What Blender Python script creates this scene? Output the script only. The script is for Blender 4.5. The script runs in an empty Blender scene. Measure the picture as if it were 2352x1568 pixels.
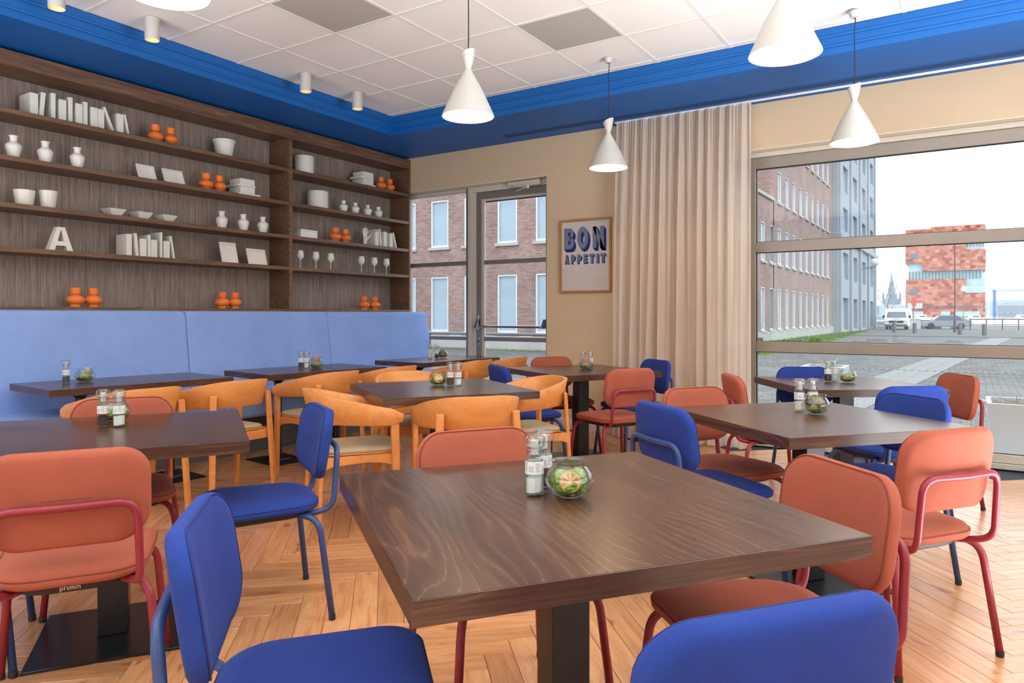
import bpy, bmesh, math, random
from mathutils import Vector, Matrix
random.seed(7)
R = math.radians
PI = math.pi
sc = bpy.context.scene
col = sc.collection

# ------------------------------------------------------------------ camera, world, light, exposure
cam_d = bpy.data.cameras.new('camera')
cam = bpy.data.objects.new('camera', cam_d)
col.objects.link(cam)
cam.location = (0, 0, 1.2)
cam.rotation_euler = (R(90), 0, R(32.95))
cam_d.sensor_fit = 'HORIZONTAL'
cam_d.sensor_width = 36.0
cam_d.lens = 1627.0 / 2352.0 * 36.0
cam_d.shift_y = -61.0 / 2352.0
cam_d.clip_start = 0.05
cam_d.clip_end = 3000
sc.camera = cam

w = bpy.data.worlds.new('sky')
sc.world = w
w.use_nodes = True
bg = w.node_tree.nodes['Background']
# overcast sky: bright overcast, zenith twice the horizon
wt = w.node_tree
wc = wt.nodes.new('ShaderNodeTexCoord')
wx_ = wt.nodes.new('ShaderNodeSeparateXYZ')
wt.links.new(wc.outputs['Generated'], wx_.inputs[0])
wm1 = wt.nodes.new('ShaderNodeMath'); wm1.operation = 'MAXIMUM'; wm1.inputs[1].default_value = 0.0
wt.links.new(wx_.outputs[2], wm1.inputs[0])
wm2 = wt.nodes.new('ShaderNodeMath'); wm2.operation = 'MULTIPLY_ADD'; wm2.inputs[1].default_value = 1.0; wm2.inputs[2].default_value = 1.0
wt.links.new(wm1.outputs[0], wm2.inputs[0])
wm3 = wt.nodes.new('ShaderNodeMath'); wm3.operation = 'MULTIPLY'; wm3.inputs[1].default_value = 2.0
wt.links.new(wm2.outputs[0], wm3.inputs[0])
wt.links.new(wm3.outputs[0], bg.inputs[1])
bg.inputs[0].default_value = (0.94, 0.97, 1.0, 1)

def area_light(name, loc, rot, sx, sy, power, color):
    d = bpy.data.lights.new(name, 'AREA')
    d.shape = 'RECTANGLE'
    d.size = sx
    d.size_y = sy
    d.energy = power
    d.color = color
    o = bpy.data.objects.new(name, d)
    o.location = loc
    o.rotation_euler = rot
    col.objects.link(o)
    return o
# fill lights added to brighten the ceiling, unseen: right of the view, behind camera
def aim(v): return Vector(v).to_track_quat('-Z', 'Y').to_euler()
area_light('ceiling_fill_right', (2.6, 3.0, 0.95), aim((-0.42, 0.10, 0.90)), 2.0, 5.6, 410, (0.80, 0.92, 1.0)).data.spread = R(124)
area_light('ceiling_fill_near', (-1.9, -1.6, 0.95), aim((-0.05, 0.38, 0.92)), 6.0, 2.0, 300, (0.80, 0.92, 1.0)).data.spread = R(124)

sc.view_settings.view_transform = 'Standard'
sc.view_settings.look = 'None'
sc.view_settings.exposure = 0.0
sc.view_settings.gamma = 1.0
sc.view_settings.use_curve_mapping = False
sc.cycles.max_bounces = 8
sc.cycles.transparent_max_bounces = 24
sc.cycles.use_denoising = True
sc.cycles.sample_clamp_indirect = 6.0
sc.cycles.caustics_reflective = False
sc.cycles.caustics_refractive = False

# ------------------------------------------------------------------ mesh builder
class M:
    def __init__(s):
        s.bm = bmesh.new()
        s.uv = None
    def box(s, x0, x1, y0, y1, z0, z1, mat=None):
        v = [s.bm.verts.new((x, y, z)) for z in (z0, z1) for y in (y0, y1) for x in (x0, x1)]
        if mat is not None:
            for q in v: q.co = mat @ q.co
        for f in ((0, 2, 3, 1), (4, 5, 7, 6), (0, 1, 5, 4), (2, 6, 7, 3), (0, 4, 6, 2), (1, 3, 7, 5)):
            s.bm.faces.new([v[i] for i in f])
        return s
    def bbox(s, x0, x1, y0, y1, z0, z1, b=0.003, seg=2, mat=None):
        t = M(); t.box(x0, x1, y0, y1, z0, z1)
        bmesh.ops.bevel(t.bm, geom=t.bm.edges[:], offset=b, segments=seg, profile=0.5, affect='EDGES')
        s.add(t, mat)
        return s
    def add(s, o, mat=None):
        mp = {}
        for v in o.bm.verts:
            mp[v] = s.bm.verts.new(mat @ v.co if mat is not None else v.co)
        for f in o.bm.faces:
            try: s.bm.faces.new([mp[v] for v in f.verts])
            except ValueError: pass
        o.bm.free()
        return s
    def lathe(s, prof, n=20, c=(0, 0, 0), capb=True, capt=True, shear=None):
        rings = []
        for r, z in prof:
            if r < 1e-5:
                rings.append([s.bm.verts.new((c[0], c[1], c[2] + z))])
            else:
                rings.append([s.bm.verts.new((c[0] + r * math.cos(2 * PI * i / n), c[1] + r * math.sin(2 * PI * i / n),
                              c[2] + z + (shear(r * math.cos(2 * PI * i / n), z) if shear else 0))) for i in range(n)])
        for a, b in zip(rings, rings[1:]):
            if len(a) == 1 and len(b) == 1: continue
            for i in range(n):
                j = (i + 1) % n
                if len(a) == 1: s.bm.faces.new((a[0], b[j], b[i]))
                elif len(b) == 1: s.bm.faces.new((a[i], a[j], b[0]))
                else: s.bm.faces.new((a[i], a[j], b[j], b[i]))
        if capb and len(rings[0]) > 1: s.bm.faces.new(rings[0][::-1])
        if capt and len(rings[-1]) > 1: s.bm.faces.new(rings[-1])
        return s
    def tube(s, path, r, n=10, cap=True, closed=False):
        P = [Vector(p) for p in path]
        k = len(P)
        rr = r if isinstance(r, (list, tuple)) else [r] * k
        rings = []
        up = None
        for i, p in enumerate(P):
            if closed: t = (P[(i + 1) % k] - P[i - 1]).normalized()
            else: t = (P[min(i + 1, k - 1)] - P[max(i - 1, 0)]).normalized()
            if up is None:
                up = Vector((0, 0, 1)) if abs(t.z) < 0.9 else Vector((1, 0, 0))
            a = t.cross(up)
            if a.length < 1e-4: a = t.cross(Vector((0, 1, 0.3)))
            a.normalize()
            up = a.cross(t).normalized()
            rings.append([s.bm.verts.new(p + rr[i] * (math.cos(2 * PI * j / n) * a + math.sin(2 * PI * j / n) * up)) for j in range(n)])
        pairs = list(zip(rings, rings[1:])) + ([(rings[-1], rings[0])] if closed else [])
        for a, b in pairs:
            for j in range(n):
                s.bm.faces.new((a[j], a[(j + 1) % n], b[(j + 1) % n], b[j]))
        if cap and not closed:
            s.bm.faces.new(rings[0][::-1]); s.bm.faces.new(rings[-1])
        return s
    def prism(s, poly, d0, d1, axis='z', mat=None):
        def pt(a, b, d):
            q = Vector((a, b, d)) if axis == 'z' else (Vector((a, d, b)) if axis == 'y' else Vector((d, a, b)))
            return mat @ q if mat is not None else q
        lo = [s.bm.verts.new(pt(a, b, d0)) for a, b in poly]
        hi = [s.bm.verts.new(pt(a, b, d1)) for a, b in poly]
        n = len(poly)
        s.bm.faces.new(lo[::-1]); s.bm.faces.new(hi)
        for i in range(n):
            j = (i + 1) % n
            s.bm.faces.new((lo[i], lo[j], hi[j], hi[i]))
        return s
    def rings(s, rs, close_a=True, close_b=True):
        V = [[s.bm.verts.new(p) for p in r] for r in rs]
        n = len(V[0])
        for a, b in zip(V, V[1:]):
            for i in range(n):
                j = (i + 1) % n
                s.bm.faces.new((a[i], a[j], b[j], b[i]))
        if close_a: s.bm.faces.new(V[0][::-1])
        if close_b: s.bm.faces.new(V[-1])
        return s
    def grid(s, f, nu, nv):
        V = [[s.bm.verts.new(f(i / nu, j / nv)) for j in range(nv + 1)] for i in range(nu + 1)]
        for i in range(nu):
            for j in range(nv):
                s.bm.faces.new((V[i][j], V[i + 1][j], V[i + 1][j + 1], V[i][j + 1]))
        return s
    def quad(s, a, b, c, d):
        s.bm.faces.new([s.bm.verts.new(p) for p in (a, b, c, d)])
        return s
    def mesh(s, name, mat=None, smooth=None):
        bmesh.ops.recalc_face_normals(s.bm, faces=s.bm.faces[:])
        me = bpy.data.meshes.new(name)
        s.bm.to_mesh(me)
        s.bm.free()
        if mat: me.materials.append(mat)
        if smooth:
            me.polygons.foreach_set('use_smooth', [True] * len(me.polygons))
            if smooth is not True:
                try: me.set_sharp_from_angle(angle=R(smooth))
                except Exception: pass
        return me
    def obj(s, name, mat=None, parent=None, smooth=None, loc=None):
        return link(name, s.mesh(name, mat, smooth), parent, loc)

def link(name, me, parent=None, loc=None):
    o = bpy.data.objects.new(name, me)
    col.objects.link(o)
    if parent is not None: o.parent = parent
    if loc is not None: o.location = loc
    return o
def tag(o, label, cat, group=None):
    o['label'] = label
    o['category'] = cat
    if group: o['group'] = group
    return o
def thing(name, label, cat, loc=(0, 0, 0), rz=0.0, group=None):
    o = bpy.data.objects.new(name, None)
    o.empty_display_size = 0.1
    col.objects.link(o)
    o.location = loc
    o.rotation_euler = (0, 0, rz)
    return tag(o, label, cat, group)
def struct(o):
    o['kind'] = 'structure'
    return o
def stuff(o):
    o['kind'] = 'stuff'
    return o
def empty_struct(name, loc=(0, 0, 0), parent=None):
    o = bpy.data.objects.new(name, None)
    col.objects.link(o)
    o.location = loc
    if parent is not None: o.parent = parent
    else: o['kind'] = 'structure'
    return o
KIDS = {}
def dup(root, loc, rz, label, group=None, scale=None):
    def cp(o, par):
        c = o.copy()
        col.objects.link(c)
        if par is not None: c.parent = par
        for ch in list(o.children): cp(ch, c)
        return c
    r = cp(root, None)
    r.location = loc
    r.rotation_euler = (0, 0, rz)
    if scale: r.scale = scale
    r['label'] = label
    if group: r['group'] = group
    return r

def arc_path(pts, rads, n=6):
    """polyline with rounded corners"""
    P = [Vector(p) for p in pts]
    out = [P[0]]
    for i in range(1, len(P) - 1):
        r = rads[i - 1] if isinstance(rads, (list, tuple)) else rads
        a = (P[i - 1] - P[i]); b = (P[i + 1] - P[i])
        la, lb = a.length, b.length
        a.normalize(); b.normalize()
        ang = a.angle(b)
        d = min(r / math.tan(ang / 2) if ang > 1e-3 else 0, la * 0.48, lb * 0.48)
        p0, p1 = P[i] + a * d, P[i] + b * d
        for k in range(n + 1):
            t = k / n
            out.append((1 - t) ** 2 * p0 + 2 * t * (1 - t) * P[i] + t * t * p1)
    out.append(P[-1])
    return out
def round_poly(corners, rads, n=6):
    k = len(corners)
    out = []
    for i in range(k):
        p = Vector(corners[i]); a = Vector(corners[i - 1]) - p; b = Vector(corners[(i + 1) % k]) - p
        r = rads[i] if isinstance(rads, (list, tuple)) else rads
        a.normalize(); b.normalize()
        ang = a.angle(b)
        d = r / math.tan(ang / 2)
        c = p + (a + b).normalized() * (r / math.sin(ang / 2))
        s0 = p + a * d - c; s1 = p + b * d - c
        t0 = math.atan2(s0.y, s0.x); t1 = math.atan2(s1.y, s1.x)
        dt = (t1 - t0 + PI) % (2 * PI) - PI
        for j in range(n + 1):
            t = t0 + dt * j / n
            out.append((c.x + r * math.cos(t), c.y + r * math.sin(t)))
    return out

# ------------------------------------------------------------------ materials
class N:
    def __init__(s, name):
        s.m = bpy.data.materials.new(name)
        s.m.use_nodes = True
        s.t = s.m.node_tree
        s.b = s.t.nodes['Principled BSDF']
        s.out = s.t.nodes['Material Output']
    def n(s, typ, **kw):
        o = s.t.nodes.new(typ)
        for k, v in kw.items():
            if k.startswith('i_'):
                key = k[2:]
                o.inputs[int(key) if key.isdigit() else key.replace('_', ' ')].default_value = v
            else: setattr(o, k, v)
        return o
    def l(s, a, b): s.t.links.new(a, b)
    def ramp(s, stops, src):
        r = s.n('ShaderNodeValToRGB')
        e = r.color_ramp.elements
        while len(e) < len(stops): e.new(0.5)
        for el, (p, c) in zip(e, stops):
            el.position = p
            el.color = (*c, 1) if len(c) == 3 else c
        s.l(src, r.inputs[0])
        return r.outputs[0]
    def coord(s, scale=(1, 1, 1), rot=(0, 0, 0), kind='Object'):
        c = s.n('ShaderNodeTexCoord')
        m = s.n('ShaderNodeMapping')
        m.inputs['Scale'].default_value = scale
        m.inputs['Rotation'].default_value = rot
        s.l(c.outputs[kind], m.inputs[0])
        return m.outputs[0]
    def noise(s, vec, scale=5, detail=3, rough=0.5, dist=0):
        o = s.n('ShaderNodeTexNoise')
        o.inputs['Scale'].default_value = scale
        o.inputs['Detail'].default_value = detail
        o.inputs['Roughness'].default_value = rough
        o.inputs['Distortion'].default_value = dist
        if vec is not None: s.l(vec, o.inputs['Vector'])
        return o.outputs['Fac']
    def bump(s, h, strength=0.2, dist=0.01):
        o = s.n('ShaderNodeBump')
        o.inputs['Strength'].default_value = strength
        o.inputs['Distance'].default_value = dist
        s.l(h, o.inputs['Height'])
        s.l(o.outputs[0], s.b.inputs['Normal'])
    def set(s, **kw):
        for k, v in kw.items(): s.b.inputs[k.replace('_', ' ')].default_value = v
        return s

def mix2(c, k): return tuple(max(0, min(1, x * k)) for x in c)
def simple(name, c, rough=0.5, metal=0.0, var=0.06, scale=30, bump=0.0, bscale=200, spec=0.5, emit=None, es=0):
    n = N(name)
    n.set(Roughness=rough, Metallic=metal)
    n.b.inputs['Specular IOR Level'].default_value = spec
    v = n.coord()
    f = n.noise(v, scale, 3)
    n.l(n.ramp([(0.3, mix2(c, 1 - var)), (0.7, mix2(c, 1 + var))], f), n.b.inputs['Base Color'])
    if bump: n.bump(n.noise(v, bscale, 2), bump, 0.002)
    if emit:
        n.b.inputs['Emission Color'].default_value = (*emit, 1)
        n.b.inputs['Emission Strength'].default_value = es
    return n.m
def fabric(name, c, scale=900, bump=0.25, var=0.10, rough=0.95):
    n = N(name)
    n.set(Roughness=rough)
    n.b.inputs['Specular IOR Level'].default_value = 0.15
    n.b.inputs['Sheen Weight'].default_value = 0.04
    n.b.inputs['Sheen Roughness'].default_value = 0.5
    v = n.coord()
    wv = n.n('ShaderNodeTexWave', wave_type='BANDS', bands_direction='DIAGONAL')
    wv.inputs['Scale'].default_value = scale / 6
    wv.inputs['Distortion'].default_value = 1.5
    n.l(v, wv.inputs['Vector'])
    f = n.noise(v, scale / 3, 2, 0.7)
    f2 = n.noise(v, 4, 3)
    a = n.n('ShaderNodeMath', operation='ADD'); n.l(f, a.inputs[0]); n.l(f2, a.inputs[1])
    h = n.n('ShaderNodeMath', operation='MULTIPLY', i_1=0.5); n.l(a.outputs[0], h.inputs[0])
    n.l(n.ramp([(0.35, mix2(c, 1 - var)), (0.65, mix2(c, 1 + var))], h.outputs[0]), n.b.inputs['Base Color'])
    n.bump(f, bump, 0.001)
    return n.m
def wood(name, dark, mid, light, axis=0, stretch=14, scale=2.2, rough=0.35, bump=0.03, dist=1.2, spec=0.5, fine=0.35):
    n = N(name)
    n.set(Roughness=rough)
    n.b.inputs['Specular IOR Level'].default_value = spec
    sca = [stretch, stretch, stretch]; sca[axis] = 1.0
    v = n.coord(tuple(sca))
    f = n.noise(v, scale, 4, 0.55, dist)
    sca2 = [stretch * 4.0] * 3; sca2[axis] = 2.0
    v2 = n.coord(tuple(sca2))
    g = n.noise(v2, scale * 2.2, 3, 0.6, 0.3)
    m = n.n('ShaderNodeMath', operation='MULTIPLY', i_1=fine); n.l(g, m.inputs[0])
    k = n.n('ShaderNodeMath', operation='MULTIPLY', i_1=1 - fine); n.l(f, k.inputs[0])
    a = n.n('ShaderNodeMath', operation='ADD'); n.l(m.outputs[0], a.inputs[0]); n.l(k.outputs[0], a.inputs[1])
    n.l(n.ramp([(0.30, dark), (0.48, mid), (0.68, light)], a.outputs[0]), n.b.inputs['Base Color'])
    n.bump(g, bump, 0.002)
    return n.m
def glass(name, tint=(1, 1, 1), ior=1.45, rough=0.0, k=1.0):
    n = N(name)
    n.t.nodes.remove(n.b)
    tr = n.n('ShaderNodeBsdfTransparent'); tr.inputs[0].default_value = (*tint, 1)
    gl = n.n('ShaderNodeBsdfGlossy'); gl.inputs['Roughness'].default_value = rough
    fr = n.n('ShaderNodeFresnel')
    ge = n.n('ShaderNodeNewGeometry')
    io = n.n('ShaderNodeMapRange'); io.inputs[3].default_value = ior; io.inputs[4].default_value = 1.0 / ior
    n.l(ge.outputs['Backfacing'], io.inputs[0]); n.l(io.outputs[0], fr.inputs[0])
    mu = n.n('ShaderNodeMath', operation='MULTIPLY', i_1=k); n.l(fr.outputs[0], mu.inputs[0])
    mx = n.n('ShaderNodeMixShader')
    n.l(mu.outputs[0], mx.inputs[0]); n.l(tr.outputs[0], mx.inputs[1]); n.l(gl.outputs[0], mx.inputs[2])
    n.l(mx.outputs[0], n.out.inputs[0])
    return n.m

def srgb(r, g, b):
    def f(u):
        u /= 255
        return u / 12.92 if u <= 0.04045 else ((u + 0.055) / 1.055) ** 2.4
    return (f(r), f(g), f(b))

MT = {}
MT['blue_fabric'] = fabric('blue_fabric', srgb(42, 64, 140))
MT['blue_seam'] = simple('blue_seam', srgb(34, 46, 110), 0.9)
MT['salmon_fabric'] = fabric('salmon_fabric', srgb(166, 90, 71))
MT['salmon_seam'] = simple('salmon_seam', srgb(128, 56, 42), 0.9)
MT['blue_steel'] = simple('blue_steel', srgb(48, 72, 122), 0.38, 0.0, 0.04)
MT['red_steel'] = simple('red_steel', srgb(140, 38, 52), 0.38, 0.0, 0.04)
MT['black_plastic'] = simple('black_plastic', (0.012, 0.012, 0.014), 0.45)
MT['black_steel'] = simple('black_steel', (0.014, 0.014, 0.017), 0.32, 0.2, 0.25, 18, 0.05, 300)
MT['chair_wood'] = wood('chair_wood', srgb(206, 128, 60), srgb(220, 144, 76), srgb(230, 160, 92), 0, 7, 2.4, 0.38, 0.015, 0.6)
MT['beige_fabric'] = fabric('beige_fabric', srgb(178, 160, 132), 700, 0.35, 0.16)
MT['bench_fabric'] = fabric('bench_fabric', srgb(138, 168, 228), 700, 0.3, 0.07)
MT['bench_base'] = simple('bench_base', srgb(92, 94, 98), 0.7)
WD, WM, WL = srgb(44, 28, 22), srgb(80, 53, 40), srgb(122, 86, 64)
def walnut(name, axis):
    n = N(name)
    n.set(Roughness=0.26)
    n.b.inputs['Specular IOR Level'].default_value = 0.55
    sca = [3.4, 3.4, 3.4]; sca[axis] = 0.9
    v = n.coord(tuple(sca))
    drift = n.noise(v, 1.0, 2, 0.45)
    tc = n.n('ShaderNodeTexCoord'); sp = n.n('ShaderNodeSeparateXYZ'); n.l(tc.outputs['Object'], sp.inputs[0])
    ac = n.n('ShaderNodeMath', operation='ADD'); n.l(sp.outputs[1 - axis], ac.inputs[0]); n.l(sp.outputs[2], ac.inputs[1])
    m0 = n.n('ShaderNodeMath', operation='MULTIPLY', i_1=16.0); n.l(drift, m0.inputs[0])
    ml = n.n('ShaderNodeMath', operation='MULTIPLY_ADD', i_1=34.0); n.l(ac.outputs[0], ml.inputs[0]); n.l(m0.outputs[0], ml.inputs[2])
    frc = n.n('ShaderNodeMath', operation='FRACT'); n.l(ml.outputs[0], frc.inputs[0])
    lines = n.ramp([(0.0, (.8, .8, .8)), (0.10, (0.3, 0.3, 0.3)), (0.5, (0.0, 0.0, 0.0)), (0.88, (0.3, 0.3, 0.3)), (1.0, (.8, .8, .8))], frc.outputs[0])
    sca2 = [75.0] * 3; sca2[axis] = 2.2
    fine = n.noise(n.coord(tuple(sca2)), 2.0, 3, 0.6, 0.2)
    sca3 = [5.0] * 3; sca3[axis] = 0.7
    broad = n.noise(n.coord(tuple(sca3)), 1.6, 3, 0.55, 0.3)
    a1 = n.n('ShaderNodeMath', operation='MULTIPLY', i_1=0.22); n.l(lines, a1.inputs[0])
    a2 = n.n('ShaderNodeMath', operation='MULTIPLY_ADD', i_1=0.45); n.l(fine, a2.inputs[0]); n.l(a1.outputs[0], a2.inputs[2])
    a3 = n.n('ShaderNodeMath', operation='MULTIPLY_ADD', i_1=0.45); n.l(broad, a3.inputs[0]); n.l(a2.outputs[0], a3.inputs[2])
    n.l(n.ramp([(0.28, WD), (0.52, WM), (0.80, WL)], a3.outputs[0]), n.b.inputs['Base Color'])
    n.bump(fine, 0.012, 0.002)
    return n.m
MT['walnut_x'] = walnut('walnut_x', 0)
MT['walnut_y'] = walnut('walnut_y', 1)
MT['shelf_wood'] = wood('shelf_wood', srgb(80, 54, 40), srgb(110, 80, 60), srgb(136, 104, 82), 1, 14, 3, 0.42, 0.03, 0.6)
MT['shelf_back'] = wood('shelf_back', srgb(94, 80, 72), srgb(142, 126, 117), srgb(184, 170, 160), 2, 30, 2.2, 0.55, 0.12, 0.2, 0.4, 0.55)
MT['ceiling_blue'] = simple('ceiling_blue', srgb(0, 92, 168), 0.55, 0, 0.03, 60, 0.06, 500)
MT['wall_tan'] = simple('wall_tan', srgb(212, 186, 152), 0.85, 0, 0.02, 6, 0.12, 160)
MT['white_trim'] = simple('white_trim', srgb(228, 216, 196), 0.5, 0, 0.02)
MT['tile_white'] = simple('tile_white', srgb(236, 230, 222), 0.95, 0, 0.035, 220, 0.15, 300)
MT['tile_grey'] = simple('tile_grey', srgb(176, 170, 160), 0.8, 0, 0.05, 300, 0.15, 500)
MT['grid_white'] = simple('grid_white', srgb(232, 226, 216), 0.5, 0, 0.01)
MT['slab'] = simple('slab', srgb(180, 176, 168), 0.9)
MT['dark_gap'] = simple('dark_gap', (0.012, 0.02, 0.04), 0.8)
MT['alu'] = simple('alu', srgb(150, 140, 130), 0.36, 0.45, 0.03, 12)
MT['alu_light'] = simple('alu_light', srgb(208, 200, 186), 0.45, 0.1, 0.02)
MT['gasket'] = simple('gasket', (0.01, 0.01, 0.012), 0.6)
MT['chrome'] = simple('chrome', srgb(190, 190, 196), 0.22, 0.9, 0.02)
MT['pane'] = glass('pane', (0.97, 0.985, 0.98), 1.42)
MT['poster_glass'] = glass('poster_glass', (1, 1, 1), 1.4)
MT['jar_glass'] = glass('jar_glass', (0.93, 0.97, 0.955), 1.5, 0.02, 1.6)
MT['clear_plastic'] = glass('clear_plastic', (0.90, 0.92, 0.92), 1.5, 0.12, 3.0)
MT['ceramic'] = simple('ceramic', srgb(238, 236, 228), 0.22, 0, 0.01)
MT['ceramic_matt'] = simple('ceramic_matt', srgb(232, 230, 222), 0.6, 0, 0.015)
MT['paper_white'] = simple('paper_white', srgb(232, 230, 220), 0.75, 0, 0.03, 40)
MT['orange'] = simple('orange', srgb(246, 130, 56), 0.6, 0, 0.03)
MT['lamp_white'] = simple('lamp_white', srgb(190, 186, 180), 0.5, 0, 0.01)
MT['bulb'] = simple('bulb', (1, 0.85, 0.6), 0.5, 0, 0, 1, emit=(1.0, 0.78, 0.48), es=9)
MT['spot_glow'] = simple('spot_glow', (1, 0.6, 0.2), 0.5, 0, 0, 1, emit=(1.0, 0.50, 0.12), es=3.2)
MT['cord'] = simple('cord', (0.012, 0.012, 0.014), 0.6)
MT['oak_frame'] = wood('oak_frame', srgb(150, 100, 52), srgb(176, 122, 70), srgb(190, 140, 88), 2, 10, 4)
MT['print_paper'] = simple('print_paper', srgb(222, 212, 206), 0.8, 0, 0.01)
MT['print_grey'] = simple('print_grey', srgb(120, 134, 152), 0.7, 0, 0.02)
MT['print_blue'] = simple('print_blue', srgb(16, 22, 128), 0.7, 0, 0.02)
MT['pepper'] = simple('pepper', (0.05, 0.035, 0.025), 0.8, 0, 0.9, 260, 0.6, 260)
MT['salt'] = simple('salt', srgb(240, 238, 232), 0.9, 0, 0.03, 300)
MT['label_white'] = simple('label_white', srgb(236, 234, 228), 0.6, 0, 0.02)
MT['ink'] = simple('ink', srgb(120, 124, 128), 0.7)
MT['ring_red'] = simple('ring_red', srgb(200, 30, 60), 0.5)
MT['ring_blue'] = simple('ring_blue', srgb(120, 165, 190), 0.5)
MT['moss'] = simple('moss', srgb(120, 150, 40), 0.9, 0, 0.55, 120)
MT['moss_dry'] = simple('moss_dry', srgb(150, 140, 84), 0.9, 0, 0.45, 120)
MT['straw'] = simple('straw', srgb(214, 196, 140), 0.8, 0, 0.2)
MT['orange_peel'] = simple('orange_peel', srgb(232, 140, 30), 0.5, 0, 0.1)
MT['orange_pith'] = simple('orange_pith', srgb(246, 222, 170), 0.7, 0, 0.05)
MT['orange_flesh'] = simple('orange_flesh', srgb(222, 138, 44), 0.4, 0, 0.3, 90)
MT['pine_cone'] = simple('pine_cone', srgb(92, 52, 40), 0.6, 0, 0.3)
MT['peach_moss'] = simple('peach_moss', srgb(232, 140, 96), 0.9, 0, 0.3, 150)
MT['planter_white'] = simple('planter_white', srgb(206, 210, 216), 0.5, 0, 0.02)
MT['twig'] = simple('twig', srgb(160, 156, 150), 0.9, 0, 0.3)
MT['soil'] = simple('soil', srgb(90, 76, 62), 0.95, 0, 0.3)
MT['leaf_green'] = simple('leaf_green', srgb(150, 200, 60), 0.7, 0, 0.2)

# curtain: sheer cloth that lets light through
n = N('curtain_cloth')
n.t.nodes.remove(n.b)
di = n.n('ShaderNodeBsdfDiffuse'); di.inputs[0].default_value = (*srgb(234, 218, 204), 1)
tl = n.n('ShaderNodeBsdfTranslucent'); tl.inputs[0].default_value = (*srgb(248, 240, 228), 1)
tp = n.n('ShaderNodeBsdfTransparent'); tp.inputs[0].default_value = (1, 0.97, 0.93, 1)
m1 = n.n('ShaderNodeMixShader', i_0=0.42); n.l(di.outputs[0], m1.inputs[1]); n.l(tl.outputs[0], m1.inputs[2])
wv = n.noise(n.coord((600, 600, 600)), 1.0, 1)
mr = n.n('ShaderNodeMapRange'); n.l(wv, mr.inputs[0]); mr.inputs[3].default_value = 0.02; mr.inputs[4].default_value = 0.12
m2 = n.n('ShaderNodeMixShader'); n.l(mr.outputs[0], m2.inputs[0]); n.l(m1.outputs[0], m2.inputs[1]); n.l(tp.outputs[0], m2.inputs[2])
n.l(m2.outputs[0], n.out.inputs[0])
MT['curtain'] = n.m

# floor planks: oak, uv runs along the plank, every plank its own shade
n = N('oak_plank')
uvn = n.n('ShaderNodeUVMap'); uvn.uv_map = 'UVMap'
oi = n.n('ShaderNodeObjectInfo'); ge = n.n('ShaderNodeNewGeometry')
ad = n.n('ShaderNodeMath', operation='ADD'); n.l(oi.outputs['Random'], ad.inputs[0]); n.l(ge.outputs['Random Per Island'], ad.inputs[1])
fr = n.n('ShaderNodeMath', operation='FRACT'); n.l(ad.outputs[0], fr.inputs[0])
mu = n.n('ShaderNodeMath', operation='MULTIPLY', i_1=37.0); n.l(fr.outputs[0], mu.inputs[0])
cb = n.n('ShaderNodeCombineXYZ'); n.l(mu.outputs[0], cb.inputs[2])
va = n.n('ShaderNodeVectorMath', operation='ADD'); n.l(uvn.outputs[0], va.inputs[0]); n.l(cb.outputs[0], va.inputs[1])
mp = n.n('ShaderNodeMapping'); mp.inputs['Scale'].default_value = (1.5, 16, 1); n.l(va.outputs[0], mp.inputs[0])
mp2 = n.n('ShaderNodeMapping'); mp2.inputs['Scale'].default_value = (4, 110, 1); n.l(va.outputs[0], mp2.inputs[0])
g1 = n.noise(mp.outputs[0], 2.2, 4, 0.6, 0.9)
g2 = n.noise(mp2.outputs[0], 2.0, 3, 0.6, 0.2)
c1 = n.ramp([(0.26, srgb(196, 130, 80)), (0.46, srgb(220, 158, 108)), (0.74, srgb(236, 184, 136))], g1)
c2 = n.ramp([(0.3, (0.72, 0.66, 0.60)), (0.6, (1, 1, 1))], g2)
mxa = n.n('ShaderNodeMix', data_type='RGBA', blend_type='MULTIPLY'); mxa.inputs[0].default_value = 0.38
n.l(c1, mxa.inputs[6]); n.l(c2, mxa.inputs[7])
c3 = n.ramp([(0.0, (0.74, 0.70, 0.66)), (1.0, (1.08, 1.07, 1.06))], fr.outputs[0])
mxb = n.n('ShaderNodeMix', data_type='RGBA', blend_type='MULTIPLY'); mxb.inputs[0].default_value = 1.0
n.l(mxa.outputs[2], mxb.inputs[6]); n.l(c3, mxb.inputs[7])
kn = n.n('ShaderNodeMapping'); kn.inputs['Scale'].default_value = (3.2, 9, 1); n.l(va.outputs[0], kn.inputs[0])
k1 = n.noise(kn.outputs[0], 1.6, 2, 0.5)
c4 = n.ramp([(0.66, (1, 1, 1)), (0.74, (0.45, 0.33, 0.25))], k1)
mxc = n.n('ShaderNodeMix', data_type='RGBA', blend_type='MULTIPLY'); mxc.inputs[0].default_value = 1.0
n.l(mxb.outputs[2], mxc.inputs[6]); n.l(c4, mxc.inputs[7])
n.l(mxc.outputs[2], n.b.inputs['Base Color'])
n.set(Roughness=0.30)
n.b.inputs['Coat Weight'].default_value = 0.5
n.b.inputs['Coat Roughness'].default_value = 0.22
n.bump(g2, 0.06, 0.002)
MT['plank'] = n.m

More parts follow.
